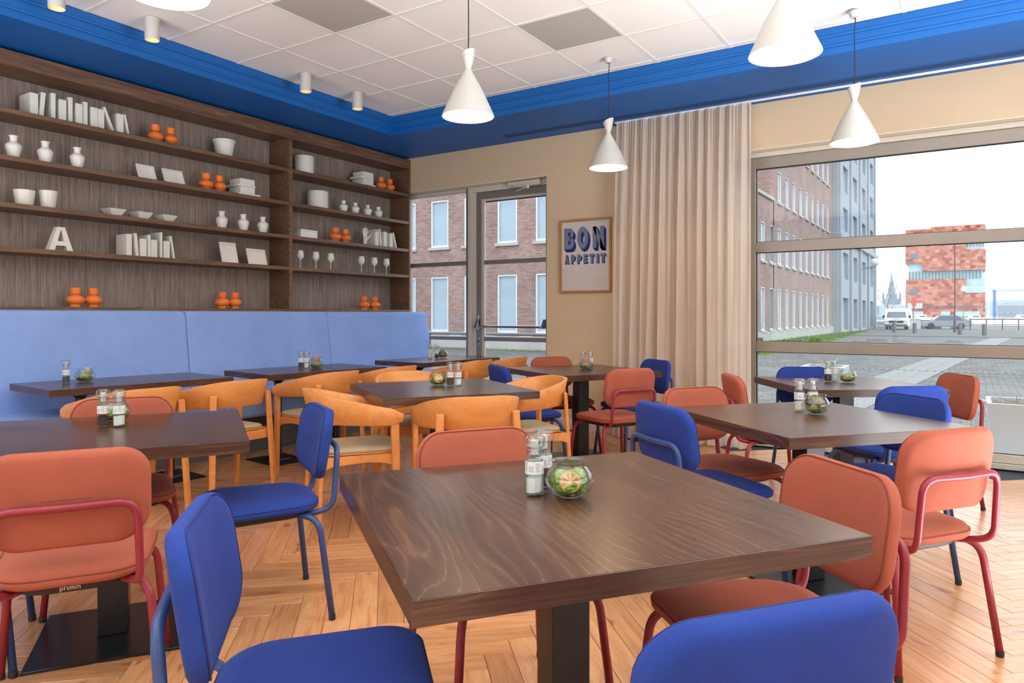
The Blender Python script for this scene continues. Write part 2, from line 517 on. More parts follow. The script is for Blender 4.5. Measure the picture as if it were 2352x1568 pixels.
def brick_mat(name, c1, c2, mortar, bw=0.22, bh=0.07, flat=False):
    n = N(name)
    tc = n.n('ShaderNodeTexCoord')
    sp = n.n('ShaderNodeSeparateXYZ'); n.l(tc.outputs['Object'], sp.inputs[0])
    a = n.n('ShaderNodeMath', operation='ADD'); n.l(sp.outputs[0], a.inputs[0]); n.l(sp.outputs[1], a.inputs[1])
    cb = n.n('ShaderNodeCombineXYZ'); n.l(a.outputs[0], cb.inputs[0]); n.l(sp.outputs[2], cb.inputs[1])
    br = n.n('ShaderNodeTexBrick')
    br.inputs['Color1'].default_value = (*c1, 1); br.inputs['Color2'].default_value = (*c2, 1); br.inputs['Mortar'].default_value = (*mortar, 1)
    br.inputs['Scale'].default_value = 1.0
    br.inputs['Brick Width'].default_value = bw; br.inputs['Row Height'].default_value = bh
    br.inputs['Mortar Size'].default_value = 0.008
    br.inputs['Bias'].default_value = 0.0
    n.l(tc.outputs['Object'] if flat else cb.outputs[0], br.inputs['Vector'])
    ns = n.noise(tc.outputs['Object'], 0.6, 3)
    cc = n.ramp([(0.3, (0.82, 0.82, 0.82)), (0.7, (1.1, 1.1, 1.1))], ns)
    mx = n.n('ShaderNodeMix', data_type='RGBA', blend_type='MULTIPLY'); mx.inputs[0].default_value = 1.0
    n.l(br.outputs[0], mx.inputs[6]); n.l(cc, mx.inputs[7])
    n.l(mx.outputs[2], n.b.inputs['Base Color'])
    n.set(Roughness=0.9)
    n.bump(br.outputs['Fac'], -0.3, 0.01)
    return n.m
MT['brick'] = brick_mat('brick', srgb(129, 96, 91), srgb(153, 126, 121), srgb(152, 143, 140))
MT['museum_stone'] = brick_mat('museum_stone', srgb(150, 76, 60), srgb(200, 138, 120), srgb(172, 104, 88), 2.4, 1.6)
MT['grey_stone'] = simple('grey_stone', srgb(148, 157, 169), 0.85, 0, 0.05, 0.7)
MT['plinth_stone'] = simple('plinth_stone', srgb(164, 166, 166), 0.85, 0, 0.06, 1.5)
MT['win_white'] = simple('win_white', srgb(205, 209, 214), 0.5, 0, 0.01)
MT['win_pane'] = simple('win_pane', srgb(152, 171, 188), 0.08, 0, 0.10, 0.9)
MT['win_pane_dark'] = simple('win_pane_dark', srgb(96, 112, 130), 0.1, 0, 0.15, 0.9)
MT['museum_glass'] = simple('museum_glass', srgb(169, 190, 195), 0.15, 0, 0.1, 0.3)
MT['museum_fin'] = simple('museum_fin', srgb(95, 121, 136), 0.3, 0, 0.1)
MT['cobble'] = brick_mat('cobble', srgb(80, 84, 86), srgb(106, 109, 110), srgb(44, 47, 50), 0.24, 0.16, True)
MT['kerb_stone'] = simple('kerb_stone', srgb(117, 121, 123), 0.85, 0, 0.06, 3)
MT['grass'] = simple('grass', srgb(89, 122, 41), 0.95, 0, 0.25, 20)
MT['white_paint'] = simple('white_paint', srgb(240, 242, 246), 0.4, 0, 0.02)
MT['dark_rubber'] = simple('dark_rubber', (0.03, 0.03, 0.035), 0.8)
MT['rust_pole'] = simple('rust_pole', srgb(98, 70, 72), 0.6)
MT['grey_post'] = simple('grey_post', srgb(95, 102, 108), 0.6)
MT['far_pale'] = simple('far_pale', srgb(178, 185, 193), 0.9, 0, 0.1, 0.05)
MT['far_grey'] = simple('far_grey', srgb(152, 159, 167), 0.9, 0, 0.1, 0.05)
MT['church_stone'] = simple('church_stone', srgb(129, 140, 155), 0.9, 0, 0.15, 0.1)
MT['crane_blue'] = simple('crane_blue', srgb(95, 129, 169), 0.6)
MT['water'] = simple('water', srgb(129, 147, 160), 0.12, 0, 0.05, 0.3)
MT['globe'] = simple('globe', srgb(211, 212, 216), 0.3, 0, 0.0)
MT['sign_red'] = simple('sign_red', srgb(190, 60, 60), 0.5)
MT['lamp_yellow'] = simple('lamp_yellow', srgb(250, 232, 190), 0.5, emit=(1, 0.86, 0.55), es=0.8)
MT['tan_box'] = simple('tan_box', srgb(178, 178, 176), 0.7)

# ------------------------------------------------------------------ room shell
YW, YG, ZC, ZS, XL = 6.576, 6.75, 3.30, 3.106, -5.737
# floor: sub-floor slab, herringbone planks laid on it
sub = struct(M().box(-6.3, 4.4, -3.6, 6.90, -0.10, -0.012).obj('floor', MT['dark_gap']))
PL, PW = 0.687, 0.104
e1 = Vector((math.cos(R(43)), math.sin(R(43)))); e2 = Vector((-e1.y, e1.x))
org = Vector((-2.670, 2.554)) - 0.2 * e1
def plank_mesh(m, uv, mat, L, W, ru):
    t = M(); t.box(0.0007, L - 0.0007, 0.0007, W - 0.0007, -0.012, 0)
    top = [e for e in t.bm.edges if all(v.co.z > -0.001 for v in e.verts)]
    bmesh.ops.bevel(t.bm, geom=top, offset=0.0016, segments=1, affect='EDGES')
    lay = uv
    mp = {}
    for v in t.bm.verts: mp[v] = m.bm.verts.new(mat @ v.co)
    for f in t.bm.faces:
        if f.normal.z < -0.5: continue
        g = m.bm.faces.new([mp[v] for v in f.verts])
        for lp, v in zip(g.loops, f.verts): lp[lay].uv = (v.co.x + ru[0], v.co.y + ru[1])
    t.bm.free()
pm = M(); uvl = pm.bm.loops.layers.uv.new('UVMap')
plank_mesh(pm, uvl, Matrix.Identity(4), PL, PW, (0, 0))
plank_me = pm.mesh('plank', MT['plank'])
cands = []
f2 = Vector((-math.sin(R(32.95)), math.cos(R(32.95)))); r2 = Vector((f2.y, -f2.x))
for k in range(-110, 111):
    for t in range(-14, 15):
        for v in (0, 1):
            if v == 0: a, b = k * PW + t * PL, k * PW - t * PL
            else: a, b = k * PW + PL + t * PL, k * PW + PW - PL - t * PL
            la, lb = (PL, PW) if v == 0 else (PW, PL)
            c = org + e1 * (a + la / 2) + e2 * (b + lb / 2)
            if -5.62 < c.x < 3.9 and -2.6 < c.y < 6.50:
                d = c.dot(f2); x = c.dot(r2)
                vis = d > 1.5 and abs(x) < d * 0.76 + 0.15 and c.x > -5.5
                cands.append((0 if vis else 1, d if vis else abs(d), a, b, v))
cands.sort()
jm = M(); juv = jm.bm.loops.layers.uv.new('UVMap')
for i, (nv, d, a, b, v) in enumerate(cands):
    o2 = org + e1 * a + e2 * b
    if v == 0: loc, rz = o2, R(43)
    else: loc, rz = o2 + e1 * PW, R(133)
    if i < 296 and nv == 0:
        o = link('plank', plank_me, sub, (loc.x, loc.y, 0)); o.rotation_euler = (0, 0, rz)
    else:
        mt = Matrix.Translation((loc.x, loc.y, 0)) @ Matrix.Rotation(rz, 4, 'Z')
        plank_mesh(jm, juv, mt, PL, PW, (random.random() * 9, random.random() * 9))
stuff(jm.obj('planks', MT['plank'], sub))

# walls
struct(M().box(-6.30, -6.08, -3.6, 6.9, -0.1, 3.4).obj('wall_left', MT['wall_tan']))
wf = M()
wf.box(-6.30, -3.815, YW, 6.90, 2.70, 3.4)
wf.box(-3.815, -1.95, YW, 6.90, -0.05, 3.4)
wf.box(-1.95, 4.4, YW, 6.90, 2.70, 3.4)
wf.box(3.3, 4.4, YW, 6.90, -0.05, 2.70)
struct(wf.obj('wall_far', MT['wall_tan']))
wr = M()
wr.box(4.42, 4.6, -3.6, 6.9, -0.1, 0.35); wr.box(4.42, 4.6, -3.6, 6.9, 2.75, 3.4); wr.box(4.42, 4.6, -3.6, -1.95, 0.35, 2.75); wr.box(4.42, 4.6, 5.15, 6.9, 0.35, 2.75)
struct(wr.obj('wall_right', MT['wall_tan']))
wn = M()
wn.box(-6.3, 4.6, -3.8, -3.62, -0.1, 0.35); wn.box(-6.3, 4.6, -3.8, -3.62, 2.75, 3.4); wn.box(-6.3, -5.25, -3.8, -3.62, 0.35, 2.75); wn.box(2.85, 4.6, -3.8, -3.62, 0.35, 2.75)
struct(wn.obj('wall_near', MT['wall_tan']))
# white reveal lining of the two openings in the far wall
rv = M()
rv.box(-6.0, -3.815, YW + 0.004, 6.90, 2.692, 2.70)
rv.box(-3.823, -3.815, YW + 0.004, 6.90, 0, 2.692)
rv.box(-1.95, 3.3, YW + 0.004, 6.90, 2.692, 2.70)
rv.box(-1.95, -1.942, YW + 0.004, 6.90, 0, 2.692)
struct(rv.obj('trim_1', MT['white_trim']))
sk = M()
sk.bbox(-3.813, -1.96, YW - 0.018, YW, 0.0, 0.075, 0.003)
sk.bbox(-3.813, -1.96, YW - 0.012, YW, 0.077, 0.115, 0.003)
struct(sk.obj('baseboard_far', MT['white_trim']))

# ceiling: slab, exposed grid of rails, mineral tiles, two grey panels
ce = struct(M().box(-6.3, 4.6, -3.8, 6.9, 3.36, 3.42).obj('ceiling', MT['slab']))
GX, GY, PX, PY = -4.59, 3.12, 0.600, 0.608
X0, X1, Y0, Y1 = -5.165, 3.9, -3.0, 5.632
xs = [GX + PX * i for i in range(0, 15)]
ys = [GY + PY * i for i in range(-10, 5)]
rail_x = M().box(-0.012, 0.012, 0, Y1 - Y0, 0, 0.012).mesh('grid_rail', MT['grid_white'])
rail_y = M().box(0, X1 - X0, -0.012, 0.012, 0, 0.012).mesh('grid_rail', MT['grid_white'])
for x in xs: link('grid_rail', rail_x, ce, (x, Y0, ZC))
for y in ys: link('grid_rail', rail_y, ce, (X0, y, ZC - 0.0005))
def tile_me(wx, wy, mat, dz):
    return M().bbox(0.006, wx - 0.006, 0.006, wy - 0.006, dz, dz + 0.018, 0.004, 1).mesh('ceiling_tile', mat)
tcache = {}
ex = [X0] + xs + [X1]; ey = [Y0] + ys + [Y1]
grey = ((-2.78, 4.35), (-3.99, 3.13))
for i in range(len(ex) - 1):
    for j in range(len(ey) - 1):
        wx, wy = round(ex[i + 1] - ex[i], 3), round(ey[j + 1] - ey[j], 3)
        if wx < 0.03 or wy < 0.03: continue
        g = any(abs(ex[i] - a) < 0.08 and abs(ey[j] - b) < 0.08 for a, b in grey)
        key = (wx, wy, g)
        if key not in tcache: tcache[key] = tile_me(wx, wy, MT['tile_grey'] if g else MT['tile_white'], 0.004)
        o = link('ceiling_tile', tcache[key], ce, (ex[i], ey[j], ZC))
        if g: o['label'] = 'grey perforated ceiling panel'
# blue lowered soffit round the tile field
so = M()
so.box(-6.3, X0, -3.6, 6.6, ZS, 3.38)
so.box(X0, 4.6, Y1, 6.6, ZS, 3.38)
so.box(X1, 4.6, -3.6, Y1, ZS, 3.38)
so.box(X0, X1, -3.6, Y0, ZS, 3.38)
struct(so.obj('trim_2', MT['ceiling_blue']))
# three stepped cove bands with a bead between them
def cove(name, z0, z1, out, bead):
    m = M()
    m.box(X0 - 0.01, X0 + out, Y0, Y1 - out, z0, z1)
    m.box(X0 - 0.01, X1, Y1 - out, Y1 + 0.01, z0, z1)
    if bead:
        m.tube([(X0 + out + 0.004, Y0, z1), (X0 + out + 0.004, Y1 - out - 0.004, z1)], 0.011, 8)
        m.tube([(X0 + out + 0.004, Y1 - out - 0.004, z1), (X1, Y1 - out - 0.004, z1)], 0.011, 8)
    return struct(m.obj(name, MT['ceiling_blue'], None, 40))
cove('trim_3', ZS + 0.001, 3.168, 0.003, True)
cove('trim_4', 3.170, 3.240, 0.010, True)
cove('trim_5', 3.242, 3.2985, 0.018, False)
# slot diffuser in the soffit along the far wall
ve = thing('slot_vent', 'long blue three-slot air vent in the soffit above the curtain', 'vent', (-4.2, 6.30, ZS))
M().bbox(0, 5.2, -0.045, 0.075, -0.004, 0.0, 0.0015, 1).obj('vent_frame', MT['ceiling_blue'], ve)
for k in range(3):
    M().box(0.03, 5.17, -0.032 + k * 0.034, -0.016 + k * 0.034, -0.0055, -0.0035).obj('slot', MT['dark_gap'], ve)

# ------------------------------------------------------------------ glazed wall: fixed light, door, large window
def pane(name, x0, x1, z0, z1, y, parent, mat='pane', th=0.006):
    return M().box(x0, x1, y, y + th, z0, z1).obj(name, MT[mat], parent)
w1 = empty_struct('window_1')
fr = M()
fr.bbox(-5.99, -5.90, YG - 0.03, YG + 0.05, 0, 2.69, 0.003); fr.bbox(-5.002, -4.957, YG - 0.03, YG + 0.05, 0, 2.69, 0.003)
fr.obj('frame', MT['alu'], w1)
M().bbox(-5.90, -5.002, YG - 0.03, YG + 0.05, 2.655, 2.69, 0.003).obj('top_rail', MT['alu_light'], w1)
M().bbox(-5.90, -5.002, YG - 0.02, YG + 0.05, 1.790, 1.838, 0.003).obj('middle_rail', MT['alu'], w1)
M().bbox(-5.90, -5.002, YG - 0.02, YG + 0.05, 0.900, 0.943, 0.003).obj('lower_rail', MT['alu'], w1)
M().bbox(-5.90, -5.002, YG - 0.03, YG + 0.05, 0.0, 0.10, 0.003).obj('bottom_rail', MT['alu'], w1)
for a, b in ((1.838, 2.655), (0.943, 1.790), (0.10, 0.900)): pane('pane', -5.90, -5.002, a, b, YG + 0.02, w1)
bl = M().tube([(-5.9, YG - 0.035, 2.64), (-5.0, YG - 0.035, 2.64)], 0.008, 8).obj('roller_tube', MT['alu_light'], w1)

d1 = empty_struct('door_1')
fr = M()
fr.bbox(-4.957, -4.90, YG - 0.055, YG + 0.05, 0, 2.69, 0.003)
fr.bbox(-4.90, -3.825, YG - 0.055, YG + 0.05, 2.625, 2.69, 0.003)
fr.bbox(-4.90, -4.853, YG - 0.035, YG + 0.05, 0, 2.625, 0.003)
fr.obj('door_frame', MT['alu_light'], d1)
lf = M()
lf.bbox(-4.849, -4.780, YG - 0.03, YG + 0.03, 0.01, 2.618, 0.003)
lf.bbox(-3.915, -3.83, YG - 0.03, YG + 0.03, 0.01, 2.618, 0.003)
lf.bbox(-4.780, -3.915, YG - 0.03, YG + 0.03, 2.545, 2.618, 0.003)
lf.bbox(-4.780, -3.915, YG - 0.03, YG + 0.03, 0.01, 0.12, 0.003)
leaf = lf.obj('door_leaf', MT['alu'], d1)
gb = M()
gb.bbox(-4.780, -4.742, YG - 0.022, YG + 0.0, 0.12, 2.545, 0.002); gb.bbox(-4.742, -3.915, YG - 0.022, YG, 2.522, 2.545, 0.002)
gb.obj('glazing_bead', MT['alu_light'], d1)
M().bbox(-4.75, -3.915, YG - 0.022, YG + 0.03, 1.786, 1.834, 0.003).obj('middle_rail', MT['alu'], d1)
M().bbox(-4.75, -3.915, YG - 0.022, YG + 0.03, 0.898, 0.947, 0.003).obj('lower_rail', MT['alu'], d1)
for a, b in ((1.834, 2.522), (0.947, 1.786), (0.12, 0.898)): pane('pane', -4.742, -3.915, a, b, YG + 0.012, d1)
M().box(-4.742, -3.915, YG + 0.006, YG + 0.012, 2.508, 2.522).obj('gasket', MT['gasket'], d1)
M().tube([(-4.80, YG - 0.11, 1.066), (-3.93, YG - 0.11, 1.066)], 0.013, 12).obj('push_bar', MT['chrome'], d1)
ph = M()
ph.bbox(-4.832, -4.80, YG - 0.06, YG - 0.03, 1.03, 1.20, 0.004)
ph.prism([(-0.12, 1.05), (-0.03, 1.05), (-0.03, 1.15), (-0.06, 1.15)], -4.83, -4.80, 'x', Matrix.Translation((0, YG, 0)))
ph.prism([(-0.12, 1.05), (-0.03, 1.05), (-0.03, 1.15), (-0.06, 1.15)], -3.93, -3.90, 'x', Matrix.Translation((0, YG, 0)))
ph.obj('bar_bracket', MT['chrome'], d1)
kp = M()
kp.bbox(-4.832, -4.800, YG - 0.036, YG - 0.03, 0.85, 0.94, 0.002)
kp.obj('lock_plate', MT['chrome'], d1)
kh = M(); kh.lathe([(0.006, 0), (0.006, 0.008)], 10); bmesh.ops.transform(kh.bm, matrix=Matrix.Translation((-4.816, YG - 0.0365, 0.905)) @ Matrix.Rotation(R(90), 4, 'X'), verts=kh.bm.verts[:])
kh.box(-4.819, -4.813, YG - 0.0445, YG - 0.036, 0.875, 0.905)
kh.obj('keyhole', MT['gasket'], d1)
cl = M().bbox(-4.36, -3.95, YG - 0.11, YG - 0.055, 2.625, 2.685, 0.006).obj('door_closer', MT['alu_light'], d1)
ca = M()
ca.tube([(-4.33, YG - 0.12, 2.64), (-4.06, YG - 0.17, 2.60)], 0.009, 8)
ca.tube([(-4.06, YG - 0.17, 2.60), (-4.28, YG - 0.06, 2.585)], 0.008, 8)
ca.lathe([(0.016, -0.02), (0.016, 0.02)], 12, (-4.06, YG - 0.17, 2.60))
ca.obj('closer_arm', MT['alu_light'], d1, 40)
cdn = M().tube([(-3.95, YG - 0.09, 2.63), (-3.90, YG - 0.09, 2.66), (-3.83, YG - 0.06, 2.665)], 0.005, 6).obj('closer_cable', MT['alu_light'], d1)

w2 = empty_struct('window_2')
fr = M()
fr.bbox(-1.76, -1.67, YG - 0.04, YG + 0.05, 0, 2.69, 0.003)
fr.bbox(-1.94, -1.90, YG - 0.04, YG + 0.05, 0, 2.69, 0.003)
fr.bbox(3.2, 3.3, YG - 0.04, YG + 0.05, 0, 2.69, 0.003)
fr.obj('frame', MT['alu'], w2)
M().bbox(-1.90, 3.2, YG - 0.06, YG + 0.05, 2.648, 2.69, 0.003).obj('top_rail', MT['alu_light'], w2)
M().bbox(-1.90, 3.2, YG - 0.03, YG + 0.05, 2.545, 2.648, 0.003).obj('top_frame', MT['alu'], w2)
M().bbox(-1.67, 3.2, YG - 0.03, YG + 0.05, 1.774, 1.871, 0.003).obj('upper_transom', MT['alu'], w2)
M().bbox(-1.67, 3.2, YG - 0.03, YG + 0.05, 0.861, 0.956, 0.003).obj('lower_transom', MT['alu'], w2)
b2 = M(); b2.bbox(-1.90, 3.2, YG - 0.03, YG + 0.05, 0.045, 0.11, 0.003); b2.bbox(-1.90, 3.2, YG - 0.06, YG + 0.05, 0, 0.042, 0.003)
b2.obj('bottom_rail', MT['alu_light'], w2)
gk = M()
for z in (0.110, 0.861, 0.956, 1.774, 1.871, 2.545): gk.box(-1.67, 3.2, YG - 0.012, YG + 0.012, z - 0.005, z + 0.005)
gk.box(-1.672, -1.664, YG - 0.012, YG + 0.012, 0.11, 2.545)
gk.obj('gasket', MT['gasket'], w2)
for a, b in ((1.871, 2.545), (0.956, 1.774), (0.11, 0.861)): pane('pane', -1.67, 3.2, a, b, YG + 0.015, w2)
pane('pane', -1.90, -1.76, 0.11, 2.545, YG + 0.015, w2)

# curtain rail and curtain
tr = thing('curtain_rail', 'white curtain rail under the blue soffit above the window wall', 'curtain rail', (0, 6.44, ZS))
M().bbox(-2.96, 3.3, -0.012, 0.012, -0.016, -0.001, 0.002, 1).obj('rail', MT['white_paint'], tr)
random.seed(11)
# gathered at the rail into many small pleats that merge downwards into a few broad soft folds
fine = [(random.uniform(38, 60), random.uniform(0, 6.28), random.uniform(.5, 1)) for _ in range(4)]
mids_ = [(random.uniform(13, 24), random.uniform(0, 6.28), random.uniform(.5, 1)) for _ in range(4)]
wide = [(random.uniform(6, 11), random.uniform(0, 6.28), random.uniform(.5, 1)) for _ in range(3)]
def ssum(L, u): return sum(a_ * math.sin(6.28 * f_ * u + p_) for f_, p_, a_ in L) / sum(a_ for _, _, a_ in L)
def cur(u, v):
    z = 0.012 + (3.085 - 0.012) * v
    kx = 1 - v
    x0, x1 = -2.925 - 0.035 * kx, -1.640 + 0.012 * kx
    uu = u + 0.006 * math.sin(9 * u + 2 * v)
    w_ = min(1.0, kx * 1.25)
    y = 6.43 - 0.03 * kx + 0.024 * (1 - w_) * ssum(fine, uu) + 0.085 * (0.35 + 0.65 * min(1, kx * 3)) * (1 - 0.25 * w_) * ssum(mids_, uu) + 0.095 * w_ * ssum(wide, uu)
    return (x0 + (x1 - x0) * u + 0.012 * w_ * ssum(wide, uu + 0.02), min(y, 6.545), z)
cm = M().grid(cur, 360, 26)
cu = thing('curtain', 'floor-length sheer beige curtain between the poster and the window', 'curtain', (0, 0, 0))
cu.location = (-2.29, 6.44, 0)
bmesh.ops.transform(cm.bm, matrix=Matrix.Translation((2.29, -6.44, 0)), verts=cm.bm.verts[:])
cm.obj('curtain_cloth', MT['curtain'], cu, True)
hm = M()
for k in range(58):
    u = (k + 0.5) / 58
    hm.box(-0.645 + 1.28 * u - 0.004, -0.645 + 1.28 * u + 0.004, -0.003, 0.003, 3.076, 3.094)
stuff(hm.obj('glider', MT['white_paint'], cu))

# ------------------------------------------------------------------ framed print
pt = thing('framed_print', 'oak-framed typographic print on the tan wall left of the curtain', 'poster', (-3.35, YW, 1.433))
PWd, PH = 0.594, 0.760
fm = M()
for a in ((-PWd / 2, -PWd / 2 + 0.02, 0, PH), (PWd / 2 - 0.02, PWd / 2, 0, PH), (-PWd / 2 + 0.02, PWd / 2 - 0.02, 0, 0.02), (-PWd / 2 + 0.02, PWd / 2 - 0.02, PH - 0.02, PH)):
    fm.bbox(a[0], a[1], -0.03, -0.002, a[2], a[3], 0.002, 1)
fm.obj('frame', MT['oak_frame'], pt)
M().box(-PWd / 2 + 0.015, PWd / 2 - 0.015, -0.010, -0.006, 0.015, PH - 0.015).obj('sheet', MT['print_paper'], pt)
def bar(m, x0, y0, x1, y1): m.append([(x0, y0), (x1, y0), (x1, y1), (x0, y1)])
def ringseg(m, cx, cy, rx, ry, tx, ty, a0, a1, n=14):
    for i in range(n):
        p, q = R(a0 + (a1 - a0) * i / n), R(a0 + (a1 - a0) * (i + 1) / n)
        m.append([(cx + rx * math.cos(p), cy + ry * math.sin(p)), (cx + rx * math.cos(q), cy + ry * math.sin(q)),
                  (cx + (rx - tx) * math.cos(q), cy + (ry - ty) * math.sin(q)), (cx + (rx - tx) * math.cos(p), cy + (ry - ty) * math.sin(p))])
def glyph(ch):
    m = []
    if ch == 'B':
        bar(m, 0, 0, .42, 1); bar(m, .4, .80, .6, 1); bar(m, .4, .40, .66, .60); bar(m, .4, 0, .62, .20)
        ringseg(m, .58, .745, .38, .255, .30, .14, -90, 90); ringseg(m, .60, .29, .40, .29, .32, .15, -90, 90)
    elif ch == 'O': ringseg(m, .5, .5, .5, .5, .34, .24, 0, 360, 32)
    elif ch == 'N':
        bar(m, 0, 0, .34, 1); bar(m, .66, 0, 1, 1); m.append([(0, 1), (.36, 1), (1, 0), (.64, 0)])
    elif ch == 'A':
        m.append([(0, 0), (.33, 0), (.62, 1), (.34, 1)]); m.append([(.67, 0), (1, 0), (.66, 1), (.38, 1)]); bar(m, .25, .18, .75, .40)
    elif ch == 'P':
        bar(m, 0, 0, .42, 1); bar(m, .4, .76, .6, 1); bar(m, .4, .34, .6, .56); ringseg(m, .58, .67, .42, .33, .28, .20, -90, 90)
    elif ch == 'E':
        bar(m, 0, 0, .42, 1); bar(m, .4, 0, 1, .24); bar(m, .4, .39, .88, .61); bar(m, .4, .76, 1, 1)
    elif ch == 'T': bar(m, .28, 0, .72, .8); bar(m, 0, .74, 1, 1)
    elif ch == 'I': bar(m, 0, 0, 1, 1)
    return m
def put(m, ch, u0, u1, v0, v1, du, dv, y):
    for q in glyph(ch):
        pts = []
        for a, b in q:
            u = u0 + (u1 - u0) * a + du; v = v1 + (v0 - v1) * b + dv
            pts.append((-PWd / 2 + u * PWd, y, PH - v * PH))
        m.bm.faces.new([m.bm.verts.new(p) for p in pts])
words = [('B', .077, .272, .112, .400), ('O', .336, .553, .100, .404), ('N', .638, .853, .112, .398)]
words2 = [('A', .090, .170, .477, .598), ('P', .211, .295, .477, .598), ('P', .331, .420, .477, .598), ('E', .458, .535, .477, .598), ('T', .571, .664, .477, .598), ('I', .706, .748, .477, .598), ('T', .783, .880, .477, .598)]
gm, bm_ = M(), M()
for ch, *q in words:
    put(gm, ch, *q, 0, 0, -0.01035)
    for k in range(1, 15): put(bm_, ch, *q, 0.046 * k / 14, 0.044 * k / 14, -0.01025 + 0.00001 * k)
for ch, *q in words2:
    put(gm, ch, *q, 0, 0, -0.01035)
    for k in range(1, 8): put(bm_, ch, *q, 0.022 * k / 7, 0.016 * k / 7, -0.01025 + 0.00001 * k)
gm.obj('lettering', MT['print_grey'], pt)
bm_.obj('letter_shadow', MT['print_blue'], pt)
M().box(-PWd / 2 + 0.018, PWd / 2 - 0.018, -0.018, -0.016, 0.018, PH - 0.018).obj('glazing', MT['poster_glass'], pt)

# ------------------------------------------------------------------ shelving wall
sh = thing('wall_shelving', 'dark wood built-in open shelving along the left wall above the blue bench', 'shelving', (0, 0, 0))
sh.location = (-6.08, 3.3, 0)
def shp(m, name, mat, **k):
    bmesh.ops.transform(m.bm, matrix=Matrix.Translation((6.08, -3.3, 0)), verts=m.bm.verts[:])
    return m.obj(name, MT[mat], sh, **k)
SY0, SYM, SY1 = 0.9, 4.766, 6.560
shp(M().box(-6.075, -6.045, SY0, SYM, 1.10, 3.08), 'back_panel', 'shelf_back')
shp(M().box(-6.075, -6.045, SYM, SY1, 1.10, 3.08), 'back_panel', 'shelf_back')
for ya, yb in ((SY0, SYM - 0.001), (SYM + 0.001, SY1 + 0.014)):
    shp(M().bbox(-6.045, XL + 0.004, ya, yb, 2.972, 3.082, 0.002, 1), 'cornice', 'shelf_wood')
    shp(M().bbox(-6.045, XL, ya, yb, 1.222, 1.260, 0.002, 1), 'ledge', 'shelf_wood')
for y0, y1 in ((SY0 - 0.02, SY0), (SYM - 0.020, SYM - 0.0005), (SYM + 0.0005, SYM + 0.020), (SY1 - 0.012, SY1 + 0.014)):
    shp(M().bbox(-6.045, XL + 0.002, y0, y1, 1.260, 2.972, 0.0015, 1), 'upright', 'shelf_wood')
for zt in (2.670, 2.335, 2.000, 1.685):
    for ya, yb in ((SY0, SYM - 0.020), (SYM + 0.020, SY1 - 0.012)):
        shp(M().bbox(-6.045, XL - 0.002, ya, yb, zt - 0.036, zt, 0.002, 1), 'shelf', 'shelf_wood')

# ------------------------------------------------------------------ blue upholstered bench
be = thing('banquette_bench', 'long light blue upholstered bench running under the shelving', 'bench', (-5.5, 3.6, 0))
def bep(m, name, mat, **k):
    bmesh.ops.transform(m.bm, matrix=Matrix.Translation((5.5, -3.6, 0)), verts=m.bm.verts[:])
    return m.obj(name, MT[mat], be, **k)
seams = [0.35, 1.93, 3.515, 5.078, 6.672]
def cushion(prof, y0, y1, r=0.035):
    """prof: closed section in (x,z); ends rounded off by shrinking the section"""
    cx = sum(p[0] for p in prof) / len(prof); cz = sum(p[1] for p in prof) / len(prof)
    def ring(y, k):
        out = []
        for x, z in prof:
            dx, dz = x - cx, z - cz
            L = math.hypot(dx, dz)
            f_ = max(0.05, (L - k) / L)
            out.append((cx + dx * f_, y, cz + dz * f_))
        return out
    steps = [(0, r * 0.9), (r * 0.12, r * 0.45), (r * 0.35, r * 0.2), (r * 0.7, r * 0.05), (r, 0)]
    rs = [ring(y0 + a, k) for a, k in steps]
    nseg = 6
    rs += [ring(y0 + r + (y1 - y0 - 2 * r) * i / nseg, 0) for i in range(1, nseg)]
    rs += [ring(y1 - a, k) for a, k in reversed(steps)]
    return M().rings(rs)
bprof = [(x, z) for x, z in round_poly([(-5.70, 0.45), (-5.455, 0.45), (-5.555, 1.235), (-5.70, 1.235)], [0.01, 0.03, 0.045, 0.02], 5)]
sprof = [(x, z) for x, z in round_poly([(-5.70, 0.335), (-5.03, 0.335), (-5.00, 0.530), (-5.70, 0.550)], [0.02, 0.05, 0.06, 0.02], 5)]
for a, b in zip(seams, seams[1:]):
    bep(cushion(bprof, a + 0.002, b - 0.002), 'backrest', 'bench_fabric', smooth=True)
    bep(cushion(sprof, a + 0.002, b - 0.002), 'seat', 'bench_fabric', smooth=True)
bep(M().box(-5.72, -5.285, 0.35, 6.60, 0.0, 0.335), 'plinth', 'bench_base')
bep(M().box(-5.735, -5.70, 0.35, 6.66, 0.335, 1.215), 'back_board', 'bench_base')

